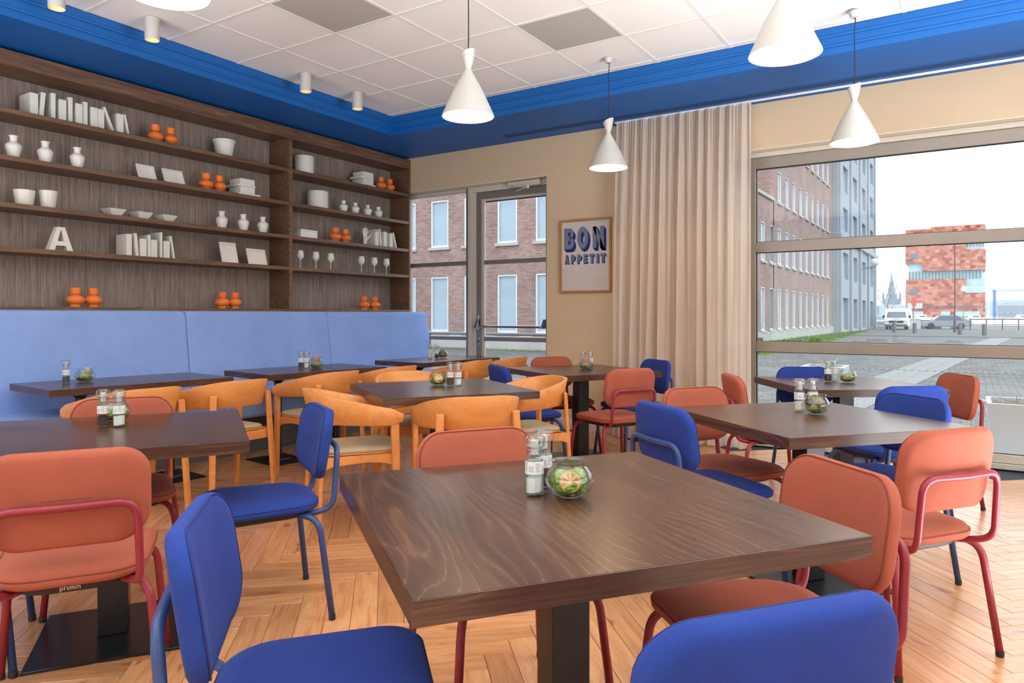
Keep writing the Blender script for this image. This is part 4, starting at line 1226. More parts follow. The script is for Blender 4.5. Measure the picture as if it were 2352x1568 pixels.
def make_bowl(loc, rz, label, kind):
    c = thing('glass_bowl', label, 'bowl', loc, R(rz), 'glass bowls with dried moss on the tables')
    out = [(0.026, 0.0), (0.034, 0.002), (0.050, 0.014), (0.0615, 0.034), (0.0625, 0.046), (0.056, 0.062), (0.046, 0.076), (0.0425, 0.083), (0.0445, 0.089), (0.0465, 0.092)]
    inn = [(0.0440, 0.0915), (0.0405, 0.083), (0.0440, 0.0755), (0.0540, 0.0615), (0.0600, 0.046), (0.0590, 0.0345), (0.048, 0.017), (0.030, 0.006), (0.0, 0.006)]
    M().lathe([(0.0, 0.0)] + out + inn, 36, capb=False, capt=False).obj('bowl', MT['jar_glass'], c, True)
    sd = len(label)
    m = M()
    mc = MT['moss'] if kind in ('orange', 'green') else MT['moss_dry']
    blob(m, (0, 0, 0.030), 0.044, sd, 10, 0.55, 0.22)
    if kind in ('orange', 'green'): blob(m, (0.018, 0.012, 0.045), 0.030, sd + 1, 8, 0.8, 0.2); blob(m, (-0.02, 0.02, 0.042), 0.026, sd + 2, 8, 0.8, 0.2)
    tuft(m, (0, 0, 0.032), 0.044, 0.026, 420, 0.008, sd)
    tuft(m, (0.016, 0.012, 0.046), 0.028, 0.022, 260, 0.007, sd + 4)
    stuff(m.obj('moss', mc, c))
    if kind == 'orange':
        # dried orange slice standing against the glass, facing the viewer (local -y)
        mt = Matrix.Translation((0.002, -0.040, 0.046)) @ Matrix.Rotation(R(78), 4, 'X')
        def disc(r0, r1, z0, z1, nn=32):
            q = M()
            rs = [[(r * math.cos(2 * PI * i / nn), r * math.sin(2 * PI * i / nn), z) for i in range(nn)] for r, z in ((r0, z0), (r1, z0), (r1, z1), (r0, z1))]
            q.rings(rs + [rs[0]], False, False)
            return q
        def ad(q, nm, mat):
            z = M(); z.add(q, mt); return z.obj(nm, MT[mat], c)
        ad(disc(0.0235, 0.0265, -0.0025, 0.0025), 'peel', 'orange_peel')
        ad(disc(0.0001, 0.0236, -0.0015, 0.0015), 'pith', 'orange_pith')
        sg = M()
        for k in range(8):
            a0, a1 = 2 * PI * k / 8 + 0.10, 2 * PI * (k + 1) / 8 - 0.10
            poly = [(0.0035 * math.cos((a0 + a1) / 2), 0.0035 * math.sin((a0 + a1) / 2))] + [(0.0215 * math.cos(a0 + (a1 - a0) * t / 4), 0.0215 * math.sin(a0 + (a1 - a0) * t / 4)) for t in range(5)]
            sg.add(M().prism(poly, -0.0022, 0.0022, 'z'))
        ad(sg, 'segments', 'orange_flesh')
    if kind == 'straw':
        m = M(); rnd = random.Random(3)
        for k in range(26):
            a = rnd.uniform(0, PI); r_ = rnd.uniform(0.016, 0.024)
            ax = Vector((math.cos(a), math.sin(a) * 0.5, rnd.uniform(-.3, .5))).normalized(); by = Vector((0, rnd.uniform(-.2, .2), 1)).normalized()
            cc = Vector((0.012 + rnd.uniform(-.004, .004), 0.0, 0.072))
            m.tube([cc + r_ * (math.cos(t * PI / 5) * ax + math.sin(t * PI / 5) * by) for t in range(10)], 0.0009, 4, closed=True)
        stuff(m.obj('straw_bundle', MT['straw'], c))
    if kind in ('cone', 'orange2'):
        m = M()
        for k in range(5):
            a = k * 1.26; blob(m, (0.034 * math.cos(a), 0.034 * math.sin(a), 0.048 + 0.005 * (k % 2)), 0.014, k, 7, 0.8, 0.3)
        m.obj('pine_pieces', MT['pine_cone'], c, True)
        m = M(); tuft(m, (0, 0, 0.066), 0.022, 0.024, 260, 0.010, 5); blob(m, (0, 0, 0.064), 0.022, 9, 8, 1.0, 0.2)
        stuff(m.obj('lichen', MT['moss_dry'], c))
    if kind == 'peach':
        m = M(); blob(m, (0.004, 0, 0.078), 0.026, 12, 9, 0.9, 0.28); tuft(m, (0.004, 0, 0.078), 0.026, 0.024, 240, 0.009, 8)
        stuff(m.obj('peach_lichen', MT['peach_moss'], c))
    return c
def face(x, y): return math.degrees(math.atan2(y, x)) - 90      # local -y towards the camera at the origin
for x, y, kind, lab in (
    (-0.854, 1.585, 'orange', 'glass bowl with green moss and a dried orange slice on the foreground table'),
    (-3.115, 1.640, 'green', 'glass bowl hidden behind the two mills on the left-edge table'),
    (-5.115, 2.490, 'straw', 'glass bowl with a straw knot on the leftmost bench table'),
    (-4.750, 4.215, 'peach', 'glass bowl of moss on the bench table left of centre'),
    (-4.728, 5.930, 'cone', 'glass bowl on the far corner table'),
    (-2.920, 3.620, 'orange', 'glass bowl with moss and an orange slice on the middle table'),
    (-2.734, 5.350, 'peach', 'glass bowl topped with peach lichen on the table by the framed print'),
    (-0.603, 3.515, 'cone', 'glass bowl with dark cone pieces on the right-of-centre table'),
    (-0.705, 5.275, 'dry', 'glass bowl of yellow-green moss on the window table')):
    make_bowl((x, y, ZT), face(x, y), lab, kind)

# ------------------------------------------------------------------ things on the shelves
SH1, SH2, SH3, SH4, SH5 = 2.670, 2.335, 2.000, 1.685, 1.260
ORD = ['first', 'second', 'third', 'fourth', 'fifth', 'sixth', 'seventh', 'eighth', 'ninth', 'tenth', 'eleventh', 'twelfth']
def book(y0, y1, h, depth, z, label, group, tilt=0.0, xf=-5.80, flat=False):
    th = y1 - y0
    b = thing('book', label, 'book', (xf, y0 if tilt >= 0 else y1, z), 0, group)
    b.rotation_euler = (-tilt, 0, 0)
    s = 0 if tilt >= 0 else -th
    cv = 0.0028
    m = M()
    m.bbox(-depth, 0, s, s + cv, 0, h, 0.0007, 1); m.bbox(-depth, 0, s + th - cv, s + th, 0, h, 0.0007, 1)
    m.bbox(-cv, 0.0015, s + 0.0005, s + th - 0.0005, 0, h, 0.0012, 1)
    m.obj('cover', MT['paper_white'], b)
    M().box(-depth + 0.004, -cv, s + cv, s + th - cv, 0.003, h - 0.003).obj('pages', MT['ceramic_matt'], b)
    return b
g1 = 'white books on the top shelf'
tops = [(2.440, 2.495, 0.166, .17, 0), (2.500, 2.530, 0.188, .15, 0.09), (2.584, 2.614, 0.199, .16, 0), (2.638, 2.690, 0.166, .13, 0), (2.705, 2.735, 0.199, .17, 0),
        (2.757, 2.808, 0.166, .13, 0), (2.814, 2.845, 0.191, .17, 0), (2.868, 2.921, 0.164, .13, 0), (2.923, 2.972, 0.161, .13, 0)]
for i, (a, b, h, dp, tl) in enumerate(tops):
    book(a, b, h, dp, SH1 + 0.0005, 'white book, %s from the left on the top left shelf' % ORD[i], g1, tl, -5.80)
book(3.036, 3.056, 0.205, .15, SH1 + 0.0005, 'thin white book leaning steeply left on the top left shelf', g1, -0.38, -5.80)
book(3.074, 3.126, 0.161, .16, SH1 + 0.0005, 'white book standing right of the steeply leaning one on the top left shelf', g1, 0, -5.80)
book(3.160, 3.176, 0.170, .14, SH1 + 0.0005, 'thin white book leaning at the right end of the top left shelf row', g1, -0.20, -5.80)
g2 = 'white books beside the letter A'
mids = [(3.148, 3.193, .178, .16, 0), (3.228, 3.252, .192, .15, -0.09), (3.262, 3.318, .151, .13, 0), (3.328, 3.352, .187, .17, 0), (3.355, 3.411, .149, .13, 0), (3.437, 3.455, .219, .17, 0), (3.468, 3.522, .149, .13, 0)]
for i, (a, b, h, dp, tl) in enumerate(mids):
    book(a, b, h, dp, SH4 + 0.0005, 'white book, %s from the left, right of letter A' % ORD[i], g2, tl)
book(3.556, 3.572, .200, .15, SH4 + 0.0005, 'thin white book leaning at the right end, near letter A', g2, -0.165)
g3 = 'white books beside the ceramic hand'
rgt = [(6.032, 6.089, .165, .17, 0), (6.122, 6.142, .205, .17, -0.11), (6.177, 6.229, .180, .15, 0), (6.283, 6.330, .166, .14, -0.03)]
for i, (a, b, h, dp, tl) in enumerate(rgt):
    book(a, b, h, dp, SH3 + 0.0005, 'white book, %s from the left beside the ceramic hand' % ORD[i], g3, tl)
book(6.385, 6.405, .195, .14, SH3 + 0.0005, 'thin white book leaning at the right end beside the ceramic hand', g3, -0.30)
def flat(y0, y1, z0, z1, xf, depth, label, group):
    b = thing('book', label, 'book', (xf, (y0 + y1) / 2, z0), 0, group)
    hw = (y1 - y0) / 2; th = z1 - z0; cv = 0.0026
    m = M(); m.bbox(-depth, 0, -hw, hw, 0, cv, 0.0007, 1); m.bbox(-depth, 0, -hw, hw, th - cv, th, 0.0007, 1); m.bbox(-0.003, 0.001, -hw, hw, 0.0005, th - 0.0005, 0.001, 1)
    m.obj('cover', MT['paper_white'], b)
    M().box(-depth + 0.003, -0.003, -hw + 0.003, hw - 0.003, cv, th - cv).obj('pages', MT['ceramic_matt'], b)
for yy, zb, lay, nm in ((0, SH2, [(4.191, 4.432, 0, .022, -5.775, .15), (4.222, 4.382, .0225, .084, -5.795, .18), (4.192, 4.386, .0845, .104, -5.790, .19), (4.222, 4.380, .1045, .160, -5.795, .17)], 'left bay stack'),
                        (0, SH1, [(5.782, 6.016, 0, .022, -5.775, .15), (5.836, 5.998, .0225, .080, -5.795, .18), (5.790, 5.990, .0805, .105, -5.785, .18), (5.836, 5.998, .1055, .163, -5.795, .17)], 'right bay stack')):
    for (a, b, z0, z1, xf, dp), od in zip(lay, ('lowest thin', 'second from the bottom', 'third from the bottom', 'topmost')):
        flat(a, b, zb + 0.0005 + z0, zb + z1, xf, dp, 'white book lying flat, %s in the %s' % (od, nm), 'white books in the ' + nm)

# orange double-gourd vases in pairs
OV = [(0.030, 0), (0.037, 0.001), (0.038, 0.020), (0.044, 0.024), (0.058, 0.034), (0.066, 0.050), (0.066, 0.060), (0.058, 0.075), (0.044, 0.086), (0.026, 0.092), (0.0215, 0.096), (0.023, 0.099), (0.034, 0.101), (0.0365, 0.105), (0.0370, 0.150), (0.0345, 0.150), (0.0335, 0.110), (0.02, 0.104), (0.0, 0.102)]
def vase_o(x, y, z, label, proto=[None], k=1.0):
    if proto[0] is None:
        v = tag(M().lathe([(0, 0)] + OV, 32, capb=False, capt=False).obj('orange_vase', MT['orange'], None, 40), label, 'vase', 'orange vases in pairs')
        v.location = (x, y, z); proto[0] = v
    else: v = dup(proto[0], (x, y, z), 0, label, 'orange vases in pairs')
    v.scale = (k, k, 1)
    return v
XO = -5.845
for y, z, k, lab in ((3.420, SH1, 0.98, 'left orange vase on the top shelf of the left bay'), (3.556, SH1, 0.92, 'right orange vase on the top shelf of the left bay'),
                     (3.896, SH2, 1.0, 'left orange vase on the second shelf'), (4.032, SH2, 0.90, 'right orange vase on the second shelf, beside the stacked books'),
                     (2.776, SH5, 1.0, 'left orange vase on the ledge below the letter A'), (2.910, SH5, 0.95, 'right orange vase on the ledge below the letter A'),
                     (4.062, SH5, 0.98, 'left orange vase on the ledge below the two photo frames'), (4.196, SH5, 0.92, 'right orange vase on the ledge below the two photo frames'),
                     (6.170, SH1, 1.0, 'left orange vase on the top shelf of the right bay'), (6.325, SH1, 0.93, 'right orange vase on the top shelf of the right bay'),
                     (5.455, SH3, 1.05, 'left orange vase on the third shelf of the right bay'), (5.605, SH3, 0.97, 'right orange vase on the third shelf of the right bay'),
                     (5.890, SH5, 1.05, 'left orange vase on the ledge of the right bay'), (6.065, SH5, 1.05, 'right orange vase on the ledge of the right bay')):
    vase_o(XO, y, z + 0.0005, lab, k=k)
# white carafe vases
CV = [(0.030, 0), (0.034, 0.002), (0.042, 0.030), (0.0520, 0.075), (0.0528, 0.085), (0.049, 0.096), (0.034, 0.108), (0.0245, 0.116), (0.023, 0.128), (0.0255, 0.146), (0.031, 0.158), (0.0285, 0.158), (0.0205, 0.128), (0.022, 0.114), (0.0, 0.100)]
cv0 = [None]
def carafe(y, z, label, group, k=1.0, kz=1.0):
    if cv0[0] is None:
        v = tag(M().lathe([(0, 0)] + CV, 32, capb=False, capt=False).obj('carafe_vase', MT['ceramic'], None, 40), label, 'vase', group)
        v.location = (-5.83, y, z + 0.0005); cv0[0] = v
    else: v = dup(cv0[0], (-5.83, y, z + 0.0005), 0, label, group)
    v.scale = (k, k, kz)
for y, lab in ((2.345, 'first'), (2.555, 'second'), (2.782, 'third')): carafe(y, SH2, '%s of three white carafes on the second shelf at the left edge' % lab, 'three white carafes at left', 1.0, 1.03)
for y, lab in ((4.048, 'first'), (4.280, 'second'), (4.500, 'third')): carafe(y, SH3, '%s of three white carafes on the third shelf, above the photo frames' % lab, 'three white carafes above the frames', 1.0, 1.0)
for y, lab in ((5.566, 'first'), (5.744, 'second'), (5.940, 'third'), (6.115, 'fourth')): carafe(y, SH2, '%s of four small white carafes in the right bay' % lab, 'four small white carafes', 0.93, 0.80)
def lath(name, prof, x, y, z, mat, label, cat, group=None, n=36):
    v = tag(M().lathe([(0, 0)] + prof, n, capb=False, capt=False).obj(name, MT[mat], None, 40), label, cat, group)
    v.location = (x, y, z + 0.0005)
    return v
lath('flower_pot', [(0.066, 0), (0.070, 0.004), (0.092, 0.135), (0.099, 0.136), (0.101, 0.160), (0.095, 0.162), (0.088, 0.13), (0.066, 0.02), (0, 0.02)], -5.87, 4.10, SH1, 'ceramic_matt', 'white rimmed flower pot on the top shelf of the left bay', 'pot')
lath('planter_pot', [(0.054, 0), (0.057, 0.003), (0.070, 0.112), (0.066, 0.112), (0.053, 0.012), (0, 0.012)], -5.83, 2.415, SH3, 'ceramic', 'wide white pot on the third shelf, leftmost of two', 'pot', 'two white pots')
lath('planter_pot', [(0.046, 0), (0.049, 0.003), (0.0625, 0.130), (0.0585, 0.130), (0.045, 0.012), (0, 0.012)], -5.83, 2.575, SH3, 'ceramic', 'narrower white pot on the third shelf, right of the wide one', 'pot', 'two white pots')
lath('cylinder_vase', [(0.098, 0), (0.102, 0.003), (0.1025, 0.180), (0.101, 0.186), (0.096, 0.186), (0.095, 0.01), (0, 0.01)], -5.87, 5.045, SH1, 'ceramic_matt', 'white cylinder vase on the top shelf of the right bay', 'vase', 'two white cylinders')
lath('cylinder_vase', [(0.104, 0), (0.108, 0.003), (0.1085, 0.176), (0.107, 0.182), (0.102, 0.182), (0.101, 0.01), (0, 0.01)], -5.87, 5.235, SH2, 'ceramic_matt', 'white cylinder vase on the second shelf of the right bay', 'vase', 'two white cylinders')
# square dishes
def sq(h, z): return [(-h, -h, z), (h, -h, z), (h, h, z), (-h, h, z)]
for y, lab in ((3.075, 'first'), (3.302, 'second'), (3.520, 'third')):
    m = M()
    m.rings([sq(0.034, 0), sq(0.036, 0.001), sq(0.066, 0.056), sq(0.068, 0.060), sq(0.064, 0.060), sq(0.034, 0.006)])
    d = tag(m.obj('square_dish', MT['ceramic']), '%s of three white square dishes on the third shelf' % lab, 'dish', 'three white square dishes')
    d.location = (-5.86, y, SH3 + 0.0005); d.rotation_euler = (0, 0, R(4))
# letter A
m = M()
poly = [(-0.094, 0), (-0.048, 0), (-0.034, 0.036), (0.034, 0.036), (0.048, 0), (0.094, 0), (0.024, 0.182), (-0.024, 0.182)]
def quadp(m, pts, d0, d1): m.prism(pts, d0, d1, 'x')
quadp(m, [(-0.088, 0), (-0.045, 0), (0.004, 0.182), (-0.026, 0.182)], -0.03, 0.03)
quadp(m, [(0.045, 0), (0.088, 0), (0.026, 0.182), (-0.004, 0.182)], -0.0299, 0.0299)
quadp(m, [(-0.042, 0.040), (0.042, 0.040), (0.032, 0.074), (-0.032, 0.074)], -0.0298, 0.0298)
la = tag(m.obj('letter_block', MT['ceramic_matt']), 'white standing letter A on the fourth shelf', 'letter')
la.location = (-5.835, 2.655, SH4 + 0.0005)
# photo frames leaning back
def pframe(y, wd, ht, z, label, lean=0.28, rz=0.0):
    f_ = thing('photo_frame', label, 'photo frame', (-5.79, y, z + 0.001), rz, 'white photo frames')
    rt = Matrix.Rotation(-lean, 4, 'Y')
    b = 0.020
    m = M()
    for a in ((-wd / 2, wd / 2, 0, b), (-wd / 2, wd / 2, ht - b, ht), (-wd / 2, -wd / 2 + b, b, ht - b), (wd / 2 - b, wd / 2, b, ht - b)):
        m.bbox(-0.014, 0.0, a[0], a[1], a[2], a[3], 0.0015, 1, rt)
    m.obj('frame', MT['ceramic_matt'], f_)
    M().box(-0.013, -0.009, -wd / 2 + b, wd / 2 - b, b, ht - b, rt).obj('insert', MT['paper_white'], f_)
    top = rt @ Vector((-0.014, 0, ht * 0.7))
    M().prism([(-0.02, 0), (0.02, 0), (0.02, 0.004), (-0.02, 0.004)], 0, 0.001, 'z').bm.free()
    st = M(); st.tube([(top.x, 0, top.z), (top.x - 0.055, 0, 0.004)], 0.004, 6); st.obj('stand', MT['ceramic_matt'], f_)
pframe(3.325, 0.150, 0.142, SH2, 'white photo frame tilted back on the second shelf, left of two', 0.42, R(-4))
pframe(3.570, 0.186, 0.142, SH2, 'white landscape photo frame on the second shelf, right of two', 0.40)
pframe(4.115, 0.172, 0.200, SH4, 'white portrait photo frame on the fourth shelf', 0.26)
pframe(4.420, 0.212, 0.160, SH4, 'white landscape photo frame on the fourth shelf beside the portrait one', 0.26)
# lidded box
bx = thing('lidded_box', 'white lidded box on the third shelf of the right bay', 'box', (-5.86, 5.045, SH3 + 0.0005), R(3))
M().bbox(-0.07, 0.07, -0.115, 0.115, 0, 0.068, 0.003, 1).obj('body', MT['ceramic'], bx)
M().bbox(-0.074, 0.074, -0.119, 0.119, 0.068, 0.085, 0.003, 1).obj('lid', MT['ceramic'], bx)
# wine glasses, opaque white
wg = [(0.034, 0.0), (0.035, 0.002), (0.012, 0.005), (0.0042, 0.012), (0.0036, 0.075), (0.008, 0.085), (0.030, 0.103), (0.0375, 0.122), (0.0365, 0.140), (0.0295, 0.182), (0.0275, 0.182), (0.034, 0.14), (0.028, 0.106), (0.0, 0.094)]
wg0 = [None]
for i, y in enumerate((4.970, 5.180, 5.388, 5.850, 6.058, 6.260)):
    lab = 'white wine glass, %s from the left in the right bay' % ORD[i]
    if wg0[0] is None:
        v = tag(M().lathe([(0, 0)] + wg, 24, capb=False, capt=False).obj('wine_glass', MT['ceramic'], None, 50), lab, 'glass', 'white wine glasses'); v.location = (-5.84, y, SH4 + 0.0005); wg0[0] = v
    else: dup(wg0[0], (-5.84, y, SH4 + 0.0005), 0, lab, 'white wine glasses')
# ceramic hand: one continuous skinned surface with five fingers
def hand():
    V = [(0, 0, 0), (0, 0, .06), (0, 0.002, .095)]
    E = [(0, 1), (1, 2)]; rad = [.024, .022, .028]
    fing = [(-0.024, .120, [(-.028, .148), (-.030, .172), (-.026, .190)], .0085), (-0.009, .126, [(-.008, .160), (-.002, .186), (.008, .204)], .009), (0.007, .125, [(.014, .155), (.024, .178), (.036, .192)], .0088), (0.021, .118, [(.032, .140), (.044, .158), (.056, .168)], .0078)]
    for bx_, bz, pts, r in fing:
        V.append((0, bx_, bz)); E.append((2, len(V) - 1)); rad.append(r * 1.25)
        for y, z in pts:
            V.append((0.006 * (z - .12) / .07, y, z)); E.append((len(V) - 2, len(V) - 1)); rad.append(r)
    V.append((0.018, 0.026, .078)); E.append((1, len(V) - 1)); rad.append(.013)
    V.append((0.030, 0.048, .100)); E.append((len(V) - 2, len(V) - 1)); rad.append(.010)
    V.append((0.034, 0.060, .122)); E.append((len(V) - 2, len(V) - 1)); rad.append(.008)
    me = bpy.data.meshes.new('h'); me.from_pydata(V, E, [])
    o = bpy.data.objects.new('h', me); col.objects.link(o)
    o.modifiers.new('s', 'SKIN'); sv = me.skin_vertices[0].data
    for i, r in enumerate(rad): sv[i].radius = (r, r)
    sv[0].use_root = True
    o.modifiers.new('b', 'SUBSURF').levels = 2
    bpy.context.view_layer.update()
    m2 = bpy.data.meshes.new_from_object(o.evaluated_get(bpy.context.evaluated_depsgraph_get()))
    bpy.data.objects.remove(o)
    mz = min(v.co.z for v in m2.vertices)
    for v in m2.vertices:
        v.co.z = max(0.0, v.co.z) 
    m2.materials.clear(); m2.materials.append(MT['ceramic_matt'])
    m2.polygons.foreach_set('use_smooth', [True] * len(m2.polygons))
    return m2
hd = tag(link('ceramic_hand', hand()), 'white ceramic hand sculpture standing upright in the right bay', 'sculpture')
hd.location = (-5.82, 5.885, SH3 + 0.0005)
# little paper leaflets on the ledge
for y, lab in ((3.36, 'small dark leaflet lying on the ledge of the left bay'), (5.60, 'small dark leaflet lying on the ledge of the right bay')):
    l_ = tag(M().bbox(-0.05, 0.05, -0.07, 0.07, 0, 0.006, 0.001, 1).obj('leaflet', MT['ink']), lab, 'leaflet'); l_.location = (-5.85, y, SH5 + 0.0005)

# ------------------------------------------------------------------ outside
ZG = -0.20
gr = struct(M().box(-130, 140, 6.95, 110, ZG - 0.3, ZG).obj('ground', MT['cobble']))
struct(M().box(-400, 500, 110, 1300, ZG - 0.6, ZG - 0.25).obj('harbour_water', MT['water']))
# raised kerb and quay edge
struct(M().box(-8.3, 60, 52.2, 52.5, ZG, ZG + 0.06).obj('kerb', MT['kerb_stone']))
struct(M().box(-9, 140, 108.5, 110.5, ZG - 0.3, ZG + 0.05).obj('quay_edge', MT['kerb_stone']))
# bands of pale paving slabs, each slab its own piece
slab = M().bbox(0.01, 0.99, 0.01, 0.99, 0, 0.012, 0.006, 1).mesh('paving_slab', MT['kerb_stone'])
pv = empty_struct('paving_band', (0, 0, ZG))
bd = Vector((0.64, 7.70)).normalized()      # band running away from the window
nd = Vector((bd.y, -bd.x))
o0 = Vector((-2.55, 9.2))
ang = math.atan2(nd.y, nd.x)
for i in range(44):
    for j in range(3):
        p = o0 + bd * (i * 1.0) + nd * (j * 0.34)
        o = link('paving_slab', slab, pv, (p.x, p.y, 0)); o.rotation_euler = (0, 0, ang); o.scale = (0.34, 1.0, 1.0)
pv2 = empty_struct('drain_line', (0, 0, ZG))
for i in range(60):
    o = link('drain_slab', slab, pv2, (-8.0 + i * 0.55, 20.25, 0)); o.scale = (0.55, 0.24, 1.2)
dr = M()
for i in range(200): dr.box(-8 + i * 0.16, -8 + i * 0.16 + 0.08, 20.32, 20.42, 0.0145, 0.017)
stuff(dr.obj('drain_slot', MT['dark_gap'], pv2))
cross = empty_struct('paving_cross_band', (0, 0, ZG))
for i in range(24):
    o = link('paving_slab', slab, cross, (-1.2 + i * 0.8, 13.6, 0)); o.scale = (0.8, 0.5, 1)
# grass
def grass_patch(name, poly, label, cnt, seed):
    m = M(); m.prism(poly, ZG, ZG + 0.015, 'z')
    rnd = random.Random(seed)
    xs_ = [p[0] for p in poly]; ys_ = [p[1] for p in poly]
    for _ in range(cnt):
        x, y = rnd.uniform(min(xs_), max(xs_)), rnd.uniform(min(ys_), max(ys_))
        h = rnd.uniform(0.05, 0.16); a = rnd.uniform(0, 6.28)
        # inside test
        ins = False
        for (x1, y1), (x2, y2) in zip(poly, poly[1:] + poly[:1]):
            if (y1 > y) != (y2 > y) and x < (x2 - x1) * (y - y1) / (y2 - y1) + x1: ins = not ins
        if not ins: continue
        dx, dy = math.cos(a) * 0.03, math.sin(a) * 0.03
        m.bm.faces.new([m.bm.verts.new(q) for q in ((x - dx, y - dy, ZG), (x + dx, y + dy, ZG), (x + dy, y - dx, ZG + h))])
    g = m.obj(name, MT['grass']); g['kind'] = 'stuff'; tag(g, label, 'grass')
grass_patch('grass_strip', [(-8.7, 36.0), (-5.9, 37.5), (-6.3, 44), (-7.0, 56), (-7.6, 70), (-8.4, 60), (-8.7, 44)], 'green grass strip at the foot of the brick facade', 5000, 1)
grass_patch('grass_corner', [(-7.6, 24.5), (-6.0, 25.6), (-6.1, 28.5), (-7.6, 29)], 'small grass corner at the left end of the large window', 700, 2)

def winset(b, frame_me, pane_me, sill_me, spots, rz):
    for (x, y, z) in spots:
        f_ = link('window', frame_me, b, (x, y, z)); f_.rotation_euler = (0, 0, rz)
        link('pane', pane_me, f_)
        if sill_me: link('sill', sill_me, f_)
def win_meshes(wd, ht, mat='win_white', pm='win_pane', bars=(1, 0), sill='plinth_stone', th=0.07, rec=0.0):
    m = M(); t = th
    m.box(-wd / 2, -wd / 2 + t, -0.02, 0.10, 0, ht); m.box(wd / 2 - t, wd / 2, -0.02, 0.10, 0, ht)
    m.box(-wd / 2 + t, wd / 2 - t, -0.02, 0.10, 0, t); m.box(-wd / 2 + t, wd / 2 - t, -0.02, 0.10, ht - t, ht)
    for k in range(bars[0]):
        x = -wd / 2 + wd * (k + 1) / (bars[0] + 1); m.box(x - 0.015, x + 0.015, 0.0, 0.08, t, ht - t)
    for k in range(bars[1]):
        z = ht * (k + 1) / (bars[1] + 1); m.box(-wd / 2 + t, wd / 2 - t, 0.0, 0.08, z - 0.015, z + 0.015)
    fm_ = m.mesh('window', MT[mat])
    pm_ = M().box(-wd / 2 + t, wd / 2 - t, 0.05, 0.06, t, ht - t).mesh('pane', MT[pm])
    sm_ = M().bbox(-wd / 2 - 0.10, wd / 2 + 0.10, -0.12, 0.06, -0.13, -0.005, 0.01, 1).mesh('sill', MT[sill]) if sill else None
    return fm_, pm_, sm_
def wall_with_holes(m, u0, u1, z0, z1, holes, depth, to3):
    """flat wall with rectangular recesses; to3 maps (u, d, z) to xyz, d = depth into the wall"""
    us = sorted(set([u0, u1] + [h[0] for h in holes] + [h[1] for h in holes]))
    zs = sorted(set([z0, z1] + [h[2] for h in holes] + [h[3] for h in holes]))
    def inside(u, z):
        return any(h[0] < u < h[1] and h[2] < z < h[3] for h in holes)
    for a, b in zip(us, us[1:]):
        for c, d in zip(zs, zs[1:]):
            if not inside((a + b) / 2, (c + d) / 2):
                m.quad(to3(a, 0, c), to3(b, 0, c), to3(b, 0, d), to3(a, 0, d))
    for a, b, c, d in holes:
        P_ = [(a, c), (b, c), (b, d), (a, d)]
        for (p, q), (r_, s_) in zip(P_, P_[1:] + P_[:1]):
            m.quad(to3(p, 0, q), to3(r_, 0, s_), to3(r_, depth, s_), to3(p, depth, q))
        m.quad(to3(a, depth, c), to3(b, depth, c), to3(b, depth, d), to3(a, depth, d))
XB, YA = -8.8, 23.4
bk = thing('brick_building', 'brick office building with rows of narrow white windows across the paving', 'building', (XB, YA, ZG))
# facade towards the viewer (seen through the door) and long side wall (seen through the large window)
wx = [-20.05 + 1.0, -17.05, -15.40, -13.62, -11.9, -10.2]
wx = [-22.8, -20.6, -18.81, -17.05, -15.40, -13.62, -11.9, -10.2]
hA = [(x - 0.47, x + 0.47, 0.50, 2.80) for x in wx] + [(x - 0.47, x + 0.47, 4.05, 6.02) for x in wx]
m = M()
wall_with_holes(m, -26, XB, 0.40, 7.2, hA, 0.16, lambda u, d, z: (u - XB, d, z - ZG))
yB = [34.9, 36.87, 38.75, 40.55, 42.42, 44.31, 46.28, 48.15, 50.15, 52.13, 54.1, 56.1]
hB = []
for y in yB:
    hB += [(y - 0.45, y + 0.45, 0.42, 2.62), (y - 0.45, y + 0.45, 3.95, 5.92)]
    if y > 39: hB += [(y - 0.45, y + 0.45, 7.32, 9.03), (y - 0.45, y + 0.45, 10.7, 12.4)]
for y in (25, 27, 29, 31, 33): hB += [(y - 0.45, y + 0.45, 0.42, 2.62), (y - 0.45, y + 0.45, 3.95, 5.92)]
hB1 = [h for h in hB if h[0] < 39]; hB2 = [h for h in hB if h[0] >= 39]
wall_with_holes(m, YA, 39.0, 0.30, 7.2, hB1, 0.16, lambda u, d, z: (-d, u - YA, z - ZG))
wall_with_holes(m, 39.0, 58.36, 0.30, 16.0, hB2, 0.16, lambda u, d, z: (-d, u - YA, z - ZG))
m.quad((-17, 39.0 - YA, 7.2), (0, 39.0 - YA, 7.2), (0, 39.0 - YA, 16.2), (-17, 39.0 - YA, 16.2))
m.quad((-17.2, 0, 7.4), (0, 0, 7.4), (0, 39.0 - YA, 7.4), (-17.2, 39.0 - YA, 7.4))
m.box(-17.2, 0, 39.01 - YA, 58.36 - YA, 16.2, 16.5)
m.obj('wall', MT['brick'], bk)
cp_ = M(); cp_.bbox(-17.3, 0.10, -0.10, 0.25, 7.40, 7.58, 0.02, 1); cp_.bbox(-0.25, 0.10, 0.25, 39.0 - YA, 7.40, 7.58, 0.02, 1)
cp_.obj('coping', MT['plinth_stone'], bk)
pl_ = M(); pl_.bbox(-17.2, 0.06, -0.06, 0.2, 0, 0.60, 0.02, 1); pl_.bbox(-0.2, 0.06, 0.2, 58.36 - YA, 0, 0.52, 0.02, 1)
pl_.obj('plinth', MT['plinth_stone'], bk)
wl, wu = win_meshes(0.94, 2.30, bars=(0, 0)), win_meshes(0.94, 1.97, bars=(0, 0))
winset(bk, *wl, [(x - XB, 0.04, 0.50 - ZG) for x in wx], 0)
winset(bk, *wu, [(x - XB, 0.04, 4.05 - ZG) for x in wx], 0)
bl_, bu_, bt_ = win_meshes(0.90, 2.20, bars=(0, 0)), win_meshes(0.90, 1.97, bars=(0, 0)), win_meshes(0.90, 1.71, bars=(0, 0))
